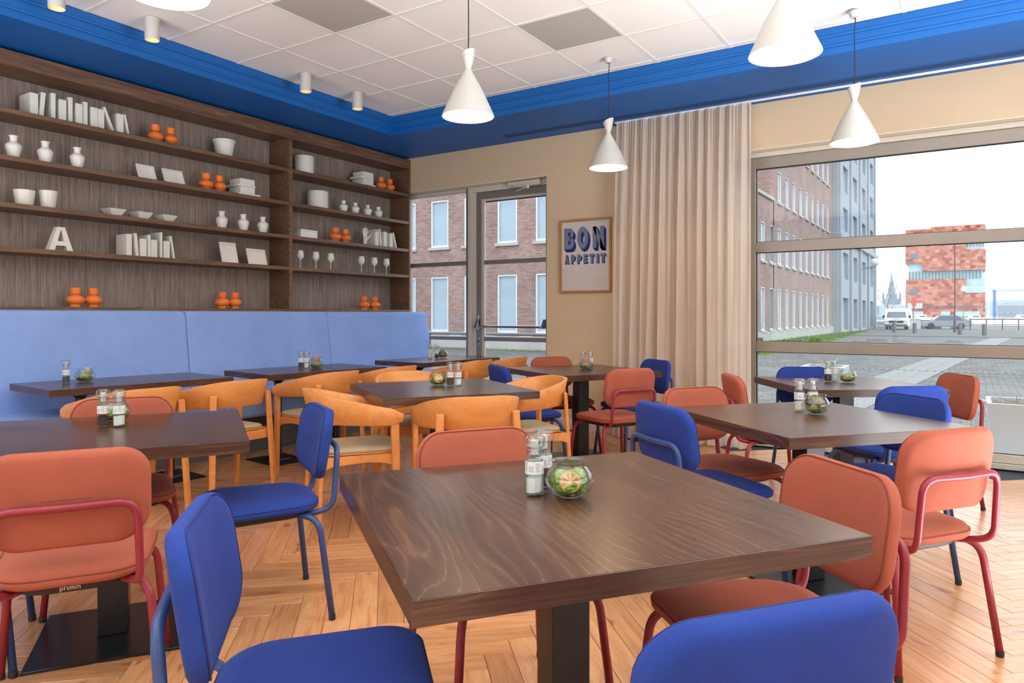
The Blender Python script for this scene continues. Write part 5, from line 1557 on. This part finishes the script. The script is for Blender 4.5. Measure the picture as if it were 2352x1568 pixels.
winset(bk, *bl_, [(-0.04, y - YA, 0.42 - ZG) for y in yB], R(90))
winset(bk, *bu_, [(-0.04, y - YA, 3.95 - ZG) for y in yB], R(90))
winset(bk, *bt_, [(-0.04, y - YA, 7.32 - ZG) for y in yB if y > 39], R(90))
winset(bk, *bt_, [(-0.04, y - YA, 10.7 - ZG) for y in yB if y > 39], R(90))

# weeds along the foot of the brick facade seen through the door
wm_ = M(); rnd = random.Random(5)
for _ in range(900):
    x = rnd.uniform(-20, -12); a = rnd.uniform(0, 6.28); h = rnd.uniform(0.02, 0.10)
    y = YA - 0.10 - abs(rnd.gauss(0, 0.06))
    wm_.bm.faces.new([wm_.bm.verts.new(q) for q in ((x - .03 * math.cos(a), y, ZG), (x + .03 * math.cos(a), y, ZG), (x + .03 * math.sin(a), y - 0.02, ZG + h))])
wd_ = wm_.obj('weeds', MT['moss_dry']); wd_['kind'] = 'stuff'; tag(wd_, 'line of weeds at the foot of the brick facade', 'weeds')

# grey stone building
XC = -8.45
gs = thing('stone_building', 'pale grey stone building with tall openings next to the brick one', 'building', (XC, 58.4, ZG))
cy = [62.2, 67.8, 73.7, 79.9]
hC = []
for y in cy: hC += [(y - 1.55, y + 1.55, 0.0, 2.55), (y - 1.55, y + 1.55, 4.05, 6.15), (y - 1.25, y + 1.25, 7.9, 9.7), (y - 1.25, y + 1.25, 11.0, 13.0), (y - 1.25, y + 1.25, 14.4, 16.4)]
m = M()
wall_with_holes(m, 58.4, 83.0, ZG, 18.0, hC, 0.45, lambda u, d, z: (-d, u - 58.4, z - ZG))
m.box(-14, -0.5, 0.001, 24.6, 0.0, 18.2)
m.quad((-14, 0, 0), (0, 0, 0), (0, 0, 18.2), (-14, 0, 18.2))
m.quad((-14, 24.6, 0), (0, 24.6, 0), (0, 24.6, 18.2), (-14, 24.6, 18.2))
m.obj('wall', MT['grey_stone'], gs)
co_ = M(); co_.bbox(-1, 0.28, -0.2, 24.8, 7.20, 7.62, 0.04, 1); co_.obj('cornice', MT['grey_stone'], gs)
pi_ = M()
for y in (59.2, 65.0, 70.75, 76.8, 82.4):
    M0 = M().bbox(0.0, 0.18, y - 0.45 - 58.4, y + 0.45 - 58.4, 0, 7.2, 0.02, 1).obj('pilaster', MT['grey_stone'], gs)
    M0 = M().bbox(0.0, 0.12, y - 0.40 - 58.4, y + 0.40 - 58.4, 7.62, 18.0, 0.02, 1).obj('pilaster', MT['grey_stone'], gs)
g1_, g2_, g3_ = win_meshes(2.7, 2.45, 'win_white', 'win_pane_dark', (2, 0), None), win_meshes(3.0, 2.05, 'win_white', 'win_pane', (2, 0), None), win_meshes(2.4, 1.9, 'win_white', 'win_pane', (2, 2), None)
winset(gs, *g1_, [(-0.30, y - 58.4, 0.2) for y in cy], R(90))
winset(gs, *g2_, [(-0.30, y - 58.4, 4.07 - ZG) for y in cy], R(90))
for z in (7.92, 11.05, 14.45): winset(gs, *g3_, [(-0.25, y - 58.4, z - ZG) for y in cy], R(90))
# globe lamp on a bracket
gl_ = thing('globe_lamp', 'white globe lamp on a bracket on the grey stone building', 'lamp', (XC + 0.2, 71.0, 5.4))
M().tube([(0, 0, 0), (0.7, 0, 0.02), (1.0, 0, 0.16)], 0.045, 8).obj('bracket', MT['grey_post'], gl_)
gm_ = M(); gm_.lathe([(0.36 * math.sin(PI * i / 14), 0.36 - 0.36 * math.cos(PI * i / 14)) for i in range(15)], 20, (1.0, 0, 0.16)); gm_.obj('globe', MT['globe'], gl_, True)

# far things are placed on rays from the room at their own distance: right = along the view's right, fwd = into the view
RT, FW = Vector((math.cos(R(32.95)), math.sin(R(32.95)), 0)), Vector((-math.sin(R(32.95)), math.cos(R(32.95)), 0))
def far(xr, d): return RT * xr + FW * d
RZ = R(32.95)
# museum tower of stacked red stone blocks
mu_ = thing('museum_tower', 'red stone tower building of stacked blocks with glass bands by the harbour', 'building', tuple(far(244.4, 400) + Vector((0, 0, ZG))), RZ - R(32.6))
def mb(x0, x1, z0, z1, nm, mat, d0=0, d1=34):
    return M().box(x0, x1, d0, d1, z0, z1).obj(nm, MT[mat], mu_)
mb(-19.4, 19.0, 0, 17.5, 'stone_block', 'museum_stone', 0, 36)
mb(-19.2, 9.8, 17.5, 21.7, 'stone_block', 'museum_stone', 0, 36); mb(9.8, 19.0, 17.5, 21.7, 'glass_block', 'museum_glass', 2.0, 34)
mb(9.8, 19.0, 13.7, 17.52, 'glass_recess', 'museum_glass', -0.15, 1)
mb(-18.2, 18.2, 21.7, 26.4, 'glass_band', 'museum_glass', 2.0, 34)
mb(-11.0, 19.2, 26.4, 31.1, 'stone_block', 'museum_stone', 0, 36); mb(-18.2, -11.0, 26.4, 31.1, 'glass_band', 'museum_glass', 2.0, 34)
mb(-19.5, 19.3, 31.1, 37.8, 'stone_block', 'museum_stone', 0, 36)
mb(-19.5, 10.0, 37.8, 42.6, 'stone_block', 'museum_stone', 0, 36); mb(10.0, 18.6, 37.8, 44.6, 'glass_band', 'museum_glass', 2.0, 34)
mb(-18.2, 10.0, 42.6, 46.0, 'glass_band', 'museum_glass', 2.0, 34); mb(10.0, 18.6, 44.6, 46.0, 'glass_band', 'museum_glass', 2.0, 34)
mb(-19.5, 19.3, 46.0, 50.5, 'stone_block', 'museum_stone', 0, 36); mb(-7, 19.0, 50.5, 51.4, 'roof_block', 'museum_stone', 0, 36)
fin = M().box(-0.25, 0.25, -0.2, 0.2, 0, 4.7).mesh('glass_fin', MT['museum_fin'])
for k in range(22): link('glass_fin', fin, mu_, (-17.4 + k * 1.62, 1.6, 21.7))
for k in range(6): o = link('glass_fin', fin, mu_, (10.8 + k * 1.45, 1.6, 39.6)); o.scale = (1, 1, 1.05)
for k in range(17): o = link('glass_fin', fin, mu_, (-17.4 + k * 1.62, 1.6, 42.6)); o.scale = (1, 1, 0.7)
for x, z in ((-15.3, 33.9), (-15.3, 13.2)): M().box(x - 1.8, x + 1.8, -0.2, 0.4, z, z + 2.9).obj('window', MT['win_pane_dark'], mu_)
sw = M().box(-0.35, 0.35, -0.2, 0.3, 0, 1.5).mesh('small_window', MT['win_pane_dark'])
for k in range(18): link('small_window', sw, mu_, (-9 + k * 1.6, 0, 5.2))
mb(-18.4, -11.0, 5.2, 8.2, 'window_band', 'museum_glass', -0.2, 0.5)
for a, b in ((-18.4, -10.5), (-2.0, 2.6), (5.0, 16.5)): mb(a, b, 0.4, 3.4, 'shop_front', 'museum_glass', -0.2, 0.5)

# church spire
cs = thing('church_spire', 'grey gothic church spire on the skyline between the stone building and the red tower', 'church', tuple(far(482.3, 900) + Vector((0, 0, ZG))), RZ)
def oct8(r, z): return [(r * math.cos(PI / 8 + PI * i / 4), r * math.sin(PI / 8 + PI * i / 4), z) for i in range(8)]
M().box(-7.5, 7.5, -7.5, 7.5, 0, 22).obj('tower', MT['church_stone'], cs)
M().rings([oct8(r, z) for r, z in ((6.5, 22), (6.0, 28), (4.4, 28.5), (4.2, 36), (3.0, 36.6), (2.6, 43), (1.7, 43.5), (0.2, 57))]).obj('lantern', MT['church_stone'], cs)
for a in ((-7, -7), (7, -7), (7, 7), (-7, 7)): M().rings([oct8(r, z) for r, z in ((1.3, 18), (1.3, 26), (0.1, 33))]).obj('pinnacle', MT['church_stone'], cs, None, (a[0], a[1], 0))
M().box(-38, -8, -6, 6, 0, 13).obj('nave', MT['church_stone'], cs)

# skyline blocks to the right
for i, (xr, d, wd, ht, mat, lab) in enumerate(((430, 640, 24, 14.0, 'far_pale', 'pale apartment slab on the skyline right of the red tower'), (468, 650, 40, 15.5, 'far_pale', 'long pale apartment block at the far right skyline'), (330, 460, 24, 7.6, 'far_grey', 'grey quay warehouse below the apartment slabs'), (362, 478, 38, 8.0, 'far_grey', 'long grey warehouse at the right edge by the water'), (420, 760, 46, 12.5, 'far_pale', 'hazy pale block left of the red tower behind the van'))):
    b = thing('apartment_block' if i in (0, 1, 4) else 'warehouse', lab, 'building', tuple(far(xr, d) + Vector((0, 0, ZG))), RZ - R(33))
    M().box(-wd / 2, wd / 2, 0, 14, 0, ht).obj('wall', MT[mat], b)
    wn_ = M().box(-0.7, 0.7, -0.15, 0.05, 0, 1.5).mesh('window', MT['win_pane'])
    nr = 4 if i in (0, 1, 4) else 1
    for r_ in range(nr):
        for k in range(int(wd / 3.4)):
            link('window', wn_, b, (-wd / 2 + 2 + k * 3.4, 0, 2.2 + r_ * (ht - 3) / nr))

# street furniture
def lamp_post(loc, h, label, mat='rust_pole', head=True):
    p = thing('street_lamp', label, 'street lamp', loc, RZ)
    M().lathe([(0.10, 0), (0.10, 0.9), (0.055, 1.0), (0.045, h)], 12).obj('pole', MT[mat], p, 40)
    if head:
        M().lathe([(0.06, h - 0.05), (0.25, h), (0.38, h + 0.05), (0.16, h + 0.22), (0.02, h + 0.26)], 16).obj('lamp_head', MT[mat], p, 40)
    return p
lamp_post((-1.10, 67.1, ZG), 7.85, 'tall rust-brown street lamp in front of the red tower')
lp = lamp_post(tuple(far(95.6, 150) + Vector((0, 0, ZG))), 6.5, 'short lamp post with lit yellow lantern in front of the red tower', 'grey_post', False)
gy = M(); gy.lathe([(0.1, 6.4), (0.45, 6.7), (0.4, 7.3), (0.05, 7.6)], 12); gy.obj('lantern', MT['lamp_yellow'], lp, 40)
sp0 = thing('sign_post', 'leaning post with a red round sign left of the red tower', 'sign', tuple(far(67.9, 120) + Vector((0, 0, ZG))), RZ)
M().tube([(0, 0, 0), (0.12, 0, 3.6)], 0.07, 8).obj('post', MT['rust_pole'], sp0)
sg_ = M(); sg_.lathe([(0.42, -0.03), (0.42, 0.03)], 18); bmesh.ops.transform(sg_.bm, matrix=Matrix.Translation((0.12, -0.1, 3.5)) @ Matrix.Scale(2.0, 4, (0, 0, 1)) @ Matrix.Rotation(R(75), 4, 'X'), verts=sg_.bm.verts[:]); sg_.obj('sign_disc', MT['sign_red'], sp0)
for xr_px, y_px, lab in ((2054, 763, 'grey bollard in front of the white van'), (2101, 765, 'grey bollard right of the white van'), (2205, 768, 'grey bollard right of the tall street lamp'), (2261, 770, 'grey bollard at the right by the railing')):
    d = 1627 * (1.2 - ZG) / (y_px - 723); x = (xr_px - 1176) / 1627 * d
    b = tag(M().lathe([(0.14, 0), (0.14, 0.70), (0.12, 0.78), (0.0, 0.80)], 14, capt=False).obj('bollard', MT['grey_post'], None, 40), lab, 'bollard', 'bollards along the street')
    b.location = far(x, d) + Vector((0, 0, ZG))
rl = thing('railing', 'dark metal railing along the quay at the right', 'railing', tuple(far(43.0, 66) + Vector((0, 0, ZG))), RZ)
M().tube([(-0.4, 0, 1.0), (12, 0, 1.0)], 0.05, 8).obj('top_rail', MT['rust_pole'], rl)
M().tube([(-0.4, 0, 0.5), (12, 0, 0.5)], 0.03, 8).obj('lower_rail', MT['rust_pole'], rl)
rp_ = M().tube([(0, 0, 0), (0, 0, 1.0)], 0.045, 8).mesh('railing_post', MT['rust_pole'])
for k in range(9): link('railing_post', rp_, rl, (-0.3 + k * 1.5, 0, 0))
for xr, d, wd, ht, lab in ((39.2, 69, 1.25, 0.95, 'pale utility cabinet left of the blurred car'), (44.9, 71, 1.1, 0.95, 'pale utility cabinet right of the tall street lamp')):
    b = thing('utility_cabinet', lab, 'cabinet', tuple(far(xr, d) + Vector((0, 0, ZG))), RZ)
    M().bbox(-wd / 2, wd / 2, 0, 0.7, 0, ht, 0.02, 1).obj('body', MT['tan_box'], b); M().bbox(-wd / 2 - 0.04, wd / 2 + 0.04, -0.04, 0.74, ht, ht + 0.06, 0.01, 1).obj('lid', MT['tan_box'], b)
st_ = thing('steps', 'low pale concrete steps beside the utility cabinet', 'steps', tuple(far(42.9, 72) + Vector((0, 0, ZG))), RZ)
for k in range(4): M().box(-0.75, 0.75, k * 0.3, 2, k * 0.22, k * 0.22 + 0.215).obj('step', MT['kerb_stone'], st_)

# vehicles
def wheel(par, x, y, r=0.36, wd=0.22):
    m = M(); m.lathe([(r * 0.55, -wd / 2), (r, -wd / 2 + .02), (r, wd / 2 - .02), (r * 0.55, wd / 2)], 18)
    bmesh.ops.transform(m.bm, matrix=Matrix.Translation((x, y, r)) @ Matrix.Rotation(R(90), 4, 'Y'), verts=m.bm.verts[:])
    m.obj('wheel', MT['dark_rubber'], par, 40)
vn = thing('delivery_van', 'white delivery van with dark grille parked beyond the grey stone building', 'van', tuple(far(36.6, 67.5) + Vector((0, 0, ZG))), RZ - R(33))
vb = M(); prof = [(0.0, 0.28), (0.0, 0.95), (0.25, 1.08), (0.62, 1.72), (1.0, 1.98), (5.2, 2.05), (5.3, 0.28)]
vb.prism(prof, -0.98, 0.98, 'x'); bmesh.ops.bevel(vb.bm, geom=vb.bm.edges[:], offset=0.05, segments=2, affect='EDGES')
vb.obj('body', MT['white_paint'], vn, 40)
ws = M(); ws.quad((-0.84, 0.262, 1.12), (0.84, 0.262, 1.12), (0.76, 0.60, 1.70), (-0.76, 0.60, 1.70)); ws.obj('windscreen', MT['win_pane_dark'], vn)
M().bbox(-0.62, 0.62, -0.03, 0.05, 0.62, 0.86, 0.02, 1).obj('grille', MT['dark_rubber'], vn)
M().bbox(-0.96, 0.96, -0.05, 0.05, 0.28, 0.52, 0.03, 1).obj('bumper', MT['grey_post'], vn)
em = M(); em.tube([(0.11 * math.cos(2 * PI * i / 16), -0.045, 0.76 + 0.11 * math.sin(2 * PI * i / 16)) for i in range(16)], 0.014, 6, closed=True)
for a in (90, 210, 330): em.tube([(0, -0.045, 0.76), (0.11 * math.cos(R(a)), -0.045, 0.76 + 0.11 * math.sin(R(a)))], 0.012, 6)
em.obj('emblem', MT['chrome'], vn)
bn = M(); bn.quad((-0.45, 0.05, 0.99), (0.45, 0.05, 0.99), (0.30, 0.16, 1.055), (-0.30, 0.16, 1.055)); bn.obj('bonnet_mark', MT['crane_blue'], vn)
for sx in (-1, 1):
    M().bbox(sx * 0.80 - 0.14, sx * 0.80 + 0.14, -0.03, 0.06, 0.70, 0.88, 0.02, 1).obj('headlight', MT['win_white'], vn)
    M().bbox(sx * 1.10 - 0.09, sx * 1.10 + 0.09, 0.50, 0.60, 1.10, 1.38, 0.02, 1).obj('mirror', MT['dark_rubber'], vn)
    wheel(vn, sx * 0.86, 0.9); wheel(vn, sx * 0.86, 4.3)
    sdw = M(); sdw.quad((sx * 0.985, 0.55, 1.15), (sx * 0.985, 1.5, 1.15), (sx * 0.985, 1.5, 1.75), (sx * 0.985, 0.85, 1.75)); sdw.obj('side_window', MT['win_pane_dark'], vn)
def car(loc, rz, label, mat):
    c = thing('parked_car', label, 'car', loc, rz)
    b = M(); b.prism([(0, 0.25), (0, 0.65), (0.9, 0.82), (1.5, 1.35), (3.0, 1.38), (3.8, 0.9), (4.2, 0.85), (4.2, 0.25)], -0.86, 0.86, 'x'); bmesh.ops.bevel(b.bm, geom=b.bm.edges[:], offset=0.05, segments=2, affect='EDGES'); b.obj('body', MT[mat], c, 40)
    q = M(); q.quad((-0.72, 0.93, 0.86), (0.72, 0.93, 0.86), (0.62, 1.47, 1.32), (-0.62, 1.47, 1.32)); q.obj('windscreen', MT['win_pane_dark'], c)
    for sx in (-1, 1):
        wheel(c, sx * 0.78, 0.75, 0.31, 0.2); wheel(c, sx * 0.78, 3.3, 0.31, 0.2)
        q = M(); q.quad((sx * 0.865, 1.1, 0.86), (sx * 0.865, 3.5, 0.86), (sx * 0.865, 2.95, 1.30), (sx * 0.865, 1.55, 1.30)); q.obj('side_window', MT['win_pane_dark'], c)
    return c
car(tuple(far(41.6, 80) + Vector((0, 0, ZG))), RZ - R(27), 'grey car half hidden behind the corner of the grey stone building', 'far_grey')
car(tuple(far(41.0, 71) + Vector((0, 0, ZG))), RZ - R(112), 'pale grey car passing left of the tall street lamp', 'far_grey')
# boats and masts
for xr, d, ln, lab in ((78, 140, 5.5, 'white motor boat moored in front of the red tower'), (88, 152, 4.0, 'small white boat moored beside the motor boat'), (95.5, 146, 4.0, 'white boat below the lit lantern'), (116, 160, 7.0, 'white boat at the right behind the railing')):
    b = thing('moored_boat', lab, 'boat', tuple(far(xr, d) + Vector((0, 0, ZG - 0.2))), RZ)
    M().rings([[(-ln / 2, -0.8, z) if z else (-ln / 2 + .3, -.6, z), (ln / 2 - .8, -0.8, z), (ln / 2, 0, z + .15 * z), (ln / 2 - .8, 0.8, z), (-ln / 2, 0.8, z)] for z in (0.0, 0.9)]).obj('hull', MT['white_paint'], b)
    M().rings([[(-ln * .3 * s_, -0.55 * s_, z), (ln * .2 * s_, -0.55 * s_, z), (ln * .2 * s_, 0.55 * s_, z), (-ln * .3 * s_, 0.55 * s_, z)] for s_, z in ((1, 0.9), (0.8, 1.7))]).obj('cabin', MT['white_paint'], b)
    M().box(-ln * .2, ln * .12, -0.52, -0.49, 1.1, 1.45).obj('cabin_window', MT['win_pane_dark'], b)
for xr, d, h, lab in ((100.9, 150, 19.6, 'tall white yacht mast right of the red tower'), (74, 150, 9.0, 'white yacht mast between the van and the red tower'), (61, 120, 13, 'thin pale mast beside the church spire')):
    b = thing('yacht_mast', lab, 'mast', tuple(far(xr, d) + Vector((0, 0, ZG))), RZ)
    M().lathe([(0.14, 0), (0.10, h)], 8).obj('mast', MT['white_paint'], b)
    M().tube([(-1.6, 0, h * 0.62), (1.6, 0, h * 0.62)], 0.03, 6).obj('spreader', MT['white_paint'], b)
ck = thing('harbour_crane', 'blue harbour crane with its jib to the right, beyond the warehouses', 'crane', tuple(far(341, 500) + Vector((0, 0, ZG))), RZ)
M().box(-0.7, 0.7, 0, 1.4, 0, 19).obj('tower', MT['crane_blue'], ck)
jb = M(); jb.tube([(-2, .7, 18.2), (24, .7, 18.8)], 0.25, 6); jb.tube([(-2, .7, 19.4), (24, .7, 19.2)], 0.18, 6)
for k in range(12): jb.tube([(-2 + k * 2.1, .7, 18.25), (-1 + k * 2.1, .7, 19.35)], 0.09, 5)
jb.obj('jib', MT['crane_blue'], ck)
# bare tree at the corner of the stone building
tv = thing('bare_tree', 'bare winter tree beside the corner of the grey stone building', 'tree', tuple(far(45.6, 86) + Vector((0, 0, ZG))), 0)
tm_ = M(); rnd = random.Random(21)
tm_.tube([(0, 0, 0), (0.05, 0, 1.6), (0, 0.05, 2.6)], [0.16, 0.12, 0.09], 8)
tm_.obj('trunk', MT['twig'], tv)
tb_ = M()
def grow(p, d, L, r, lev):
    q = p + d * L
    tb_.tube([p, p + d * L * 0.5 + Vector((rnd.uniform(-.05, .05), rnd.uniform(-.05, .05), 0)) * L, q], [r, r * 0.8, r * 0.55], 4)
    if lev == 0: return
    for _ in range(3): grow(q, (d + Vector((rnd.uniform(-.7, .7), rnd.uniform(-.7, .7), rnd.uniform(-.2, .6)))).normalized(), L * 0.72, r * 0.55, lev - 1)
for k in range(4): grow(Vector((0, 0, 1.8 + k * 0.25)), Vector((math.cos(k * 1.7), math.sin(k * 1.7), 1.1)).normalized(), 1.4, 0.06, 4)
tb_.obj('branches', MT['twig'], tv)['kind'] = 'stuff'

# white planters by the glass
def planter(x, y, wd, ht, label):
    p = thing('white_planter', label, 'planter', (x, y, ZG))
    m = M(); h = wd / 2
    def s4(k, z): return [(-h + k, -h + k, z), (h - k, -h + k, z), (h - k, h - k, z), (-h + k, h - k, z)]
    m.rings([s4(0.05, 0), s4(0.0, ht - 0.004), s4(0.002, ht), s4(0.035, ht), s4(0.04, ht - 0.06)]); m.obj('tub', MT['planter_white'], p)
    M().box(-h + 0.045, h - 0.045, -h + 0.045, h - 0.045, ht - 0.08, ht - 0.05).obj('soil', MT['soil'], p)
    t = M(); rnd = random.Random(int(abs(x) * 100))
    for _ in range(90):
        a = rnd.uniform(0, 6.28); q = Vector((rnd.uniform(-h * .8, h * .8), rnd.uniform(-h * .8, h * .8), ht - 0.05)); d = Vector((math.cos(a), math.sin(a), rnd.uniform(0.1, 0.9))).normalized() * rnd.uniform(0.06, 0.16)
        t.tube([q, q + d * .5 + Vector((0, 0, .02)), q + d], 0.0022, 4)
    stuff(t.obj('dry_twigs', MT['twig'], p))
    l_ = M(); tuft(l_, (0.02, -0.1, ht - 0.02), 0.03, 0.03, 30, 0.05, 4, 0.008); l_.obj('green_shoot', MT['leaf_green'], p)
planter(0.42, 7.42, 0.62, 0.665, 'white square planter with dry twigs outside the large window at the right edge')
planter(-1.45, 9.05, 0.46, 0.80, 'white planter outside at the left end of the large window, behind the table')

# terrace slab outside the door and its handrail post
rp = thing('handrail', 'thin dark handrail with a post outside the glass door', 'handrail', (-5.2, 9.2, ZG))
M().tube([(-3.0, 0, 1.10), (3.0, 0, 1.10)], 0.022, 8).obj('rail', MT['grey_post'], rp)
for x in (-2.4, 0.0, 2.4): M().tube([(x, 0, 0), (x, 0, 1.10)], 0.018, 8).obj('post', MT['rust_pole'], rp)
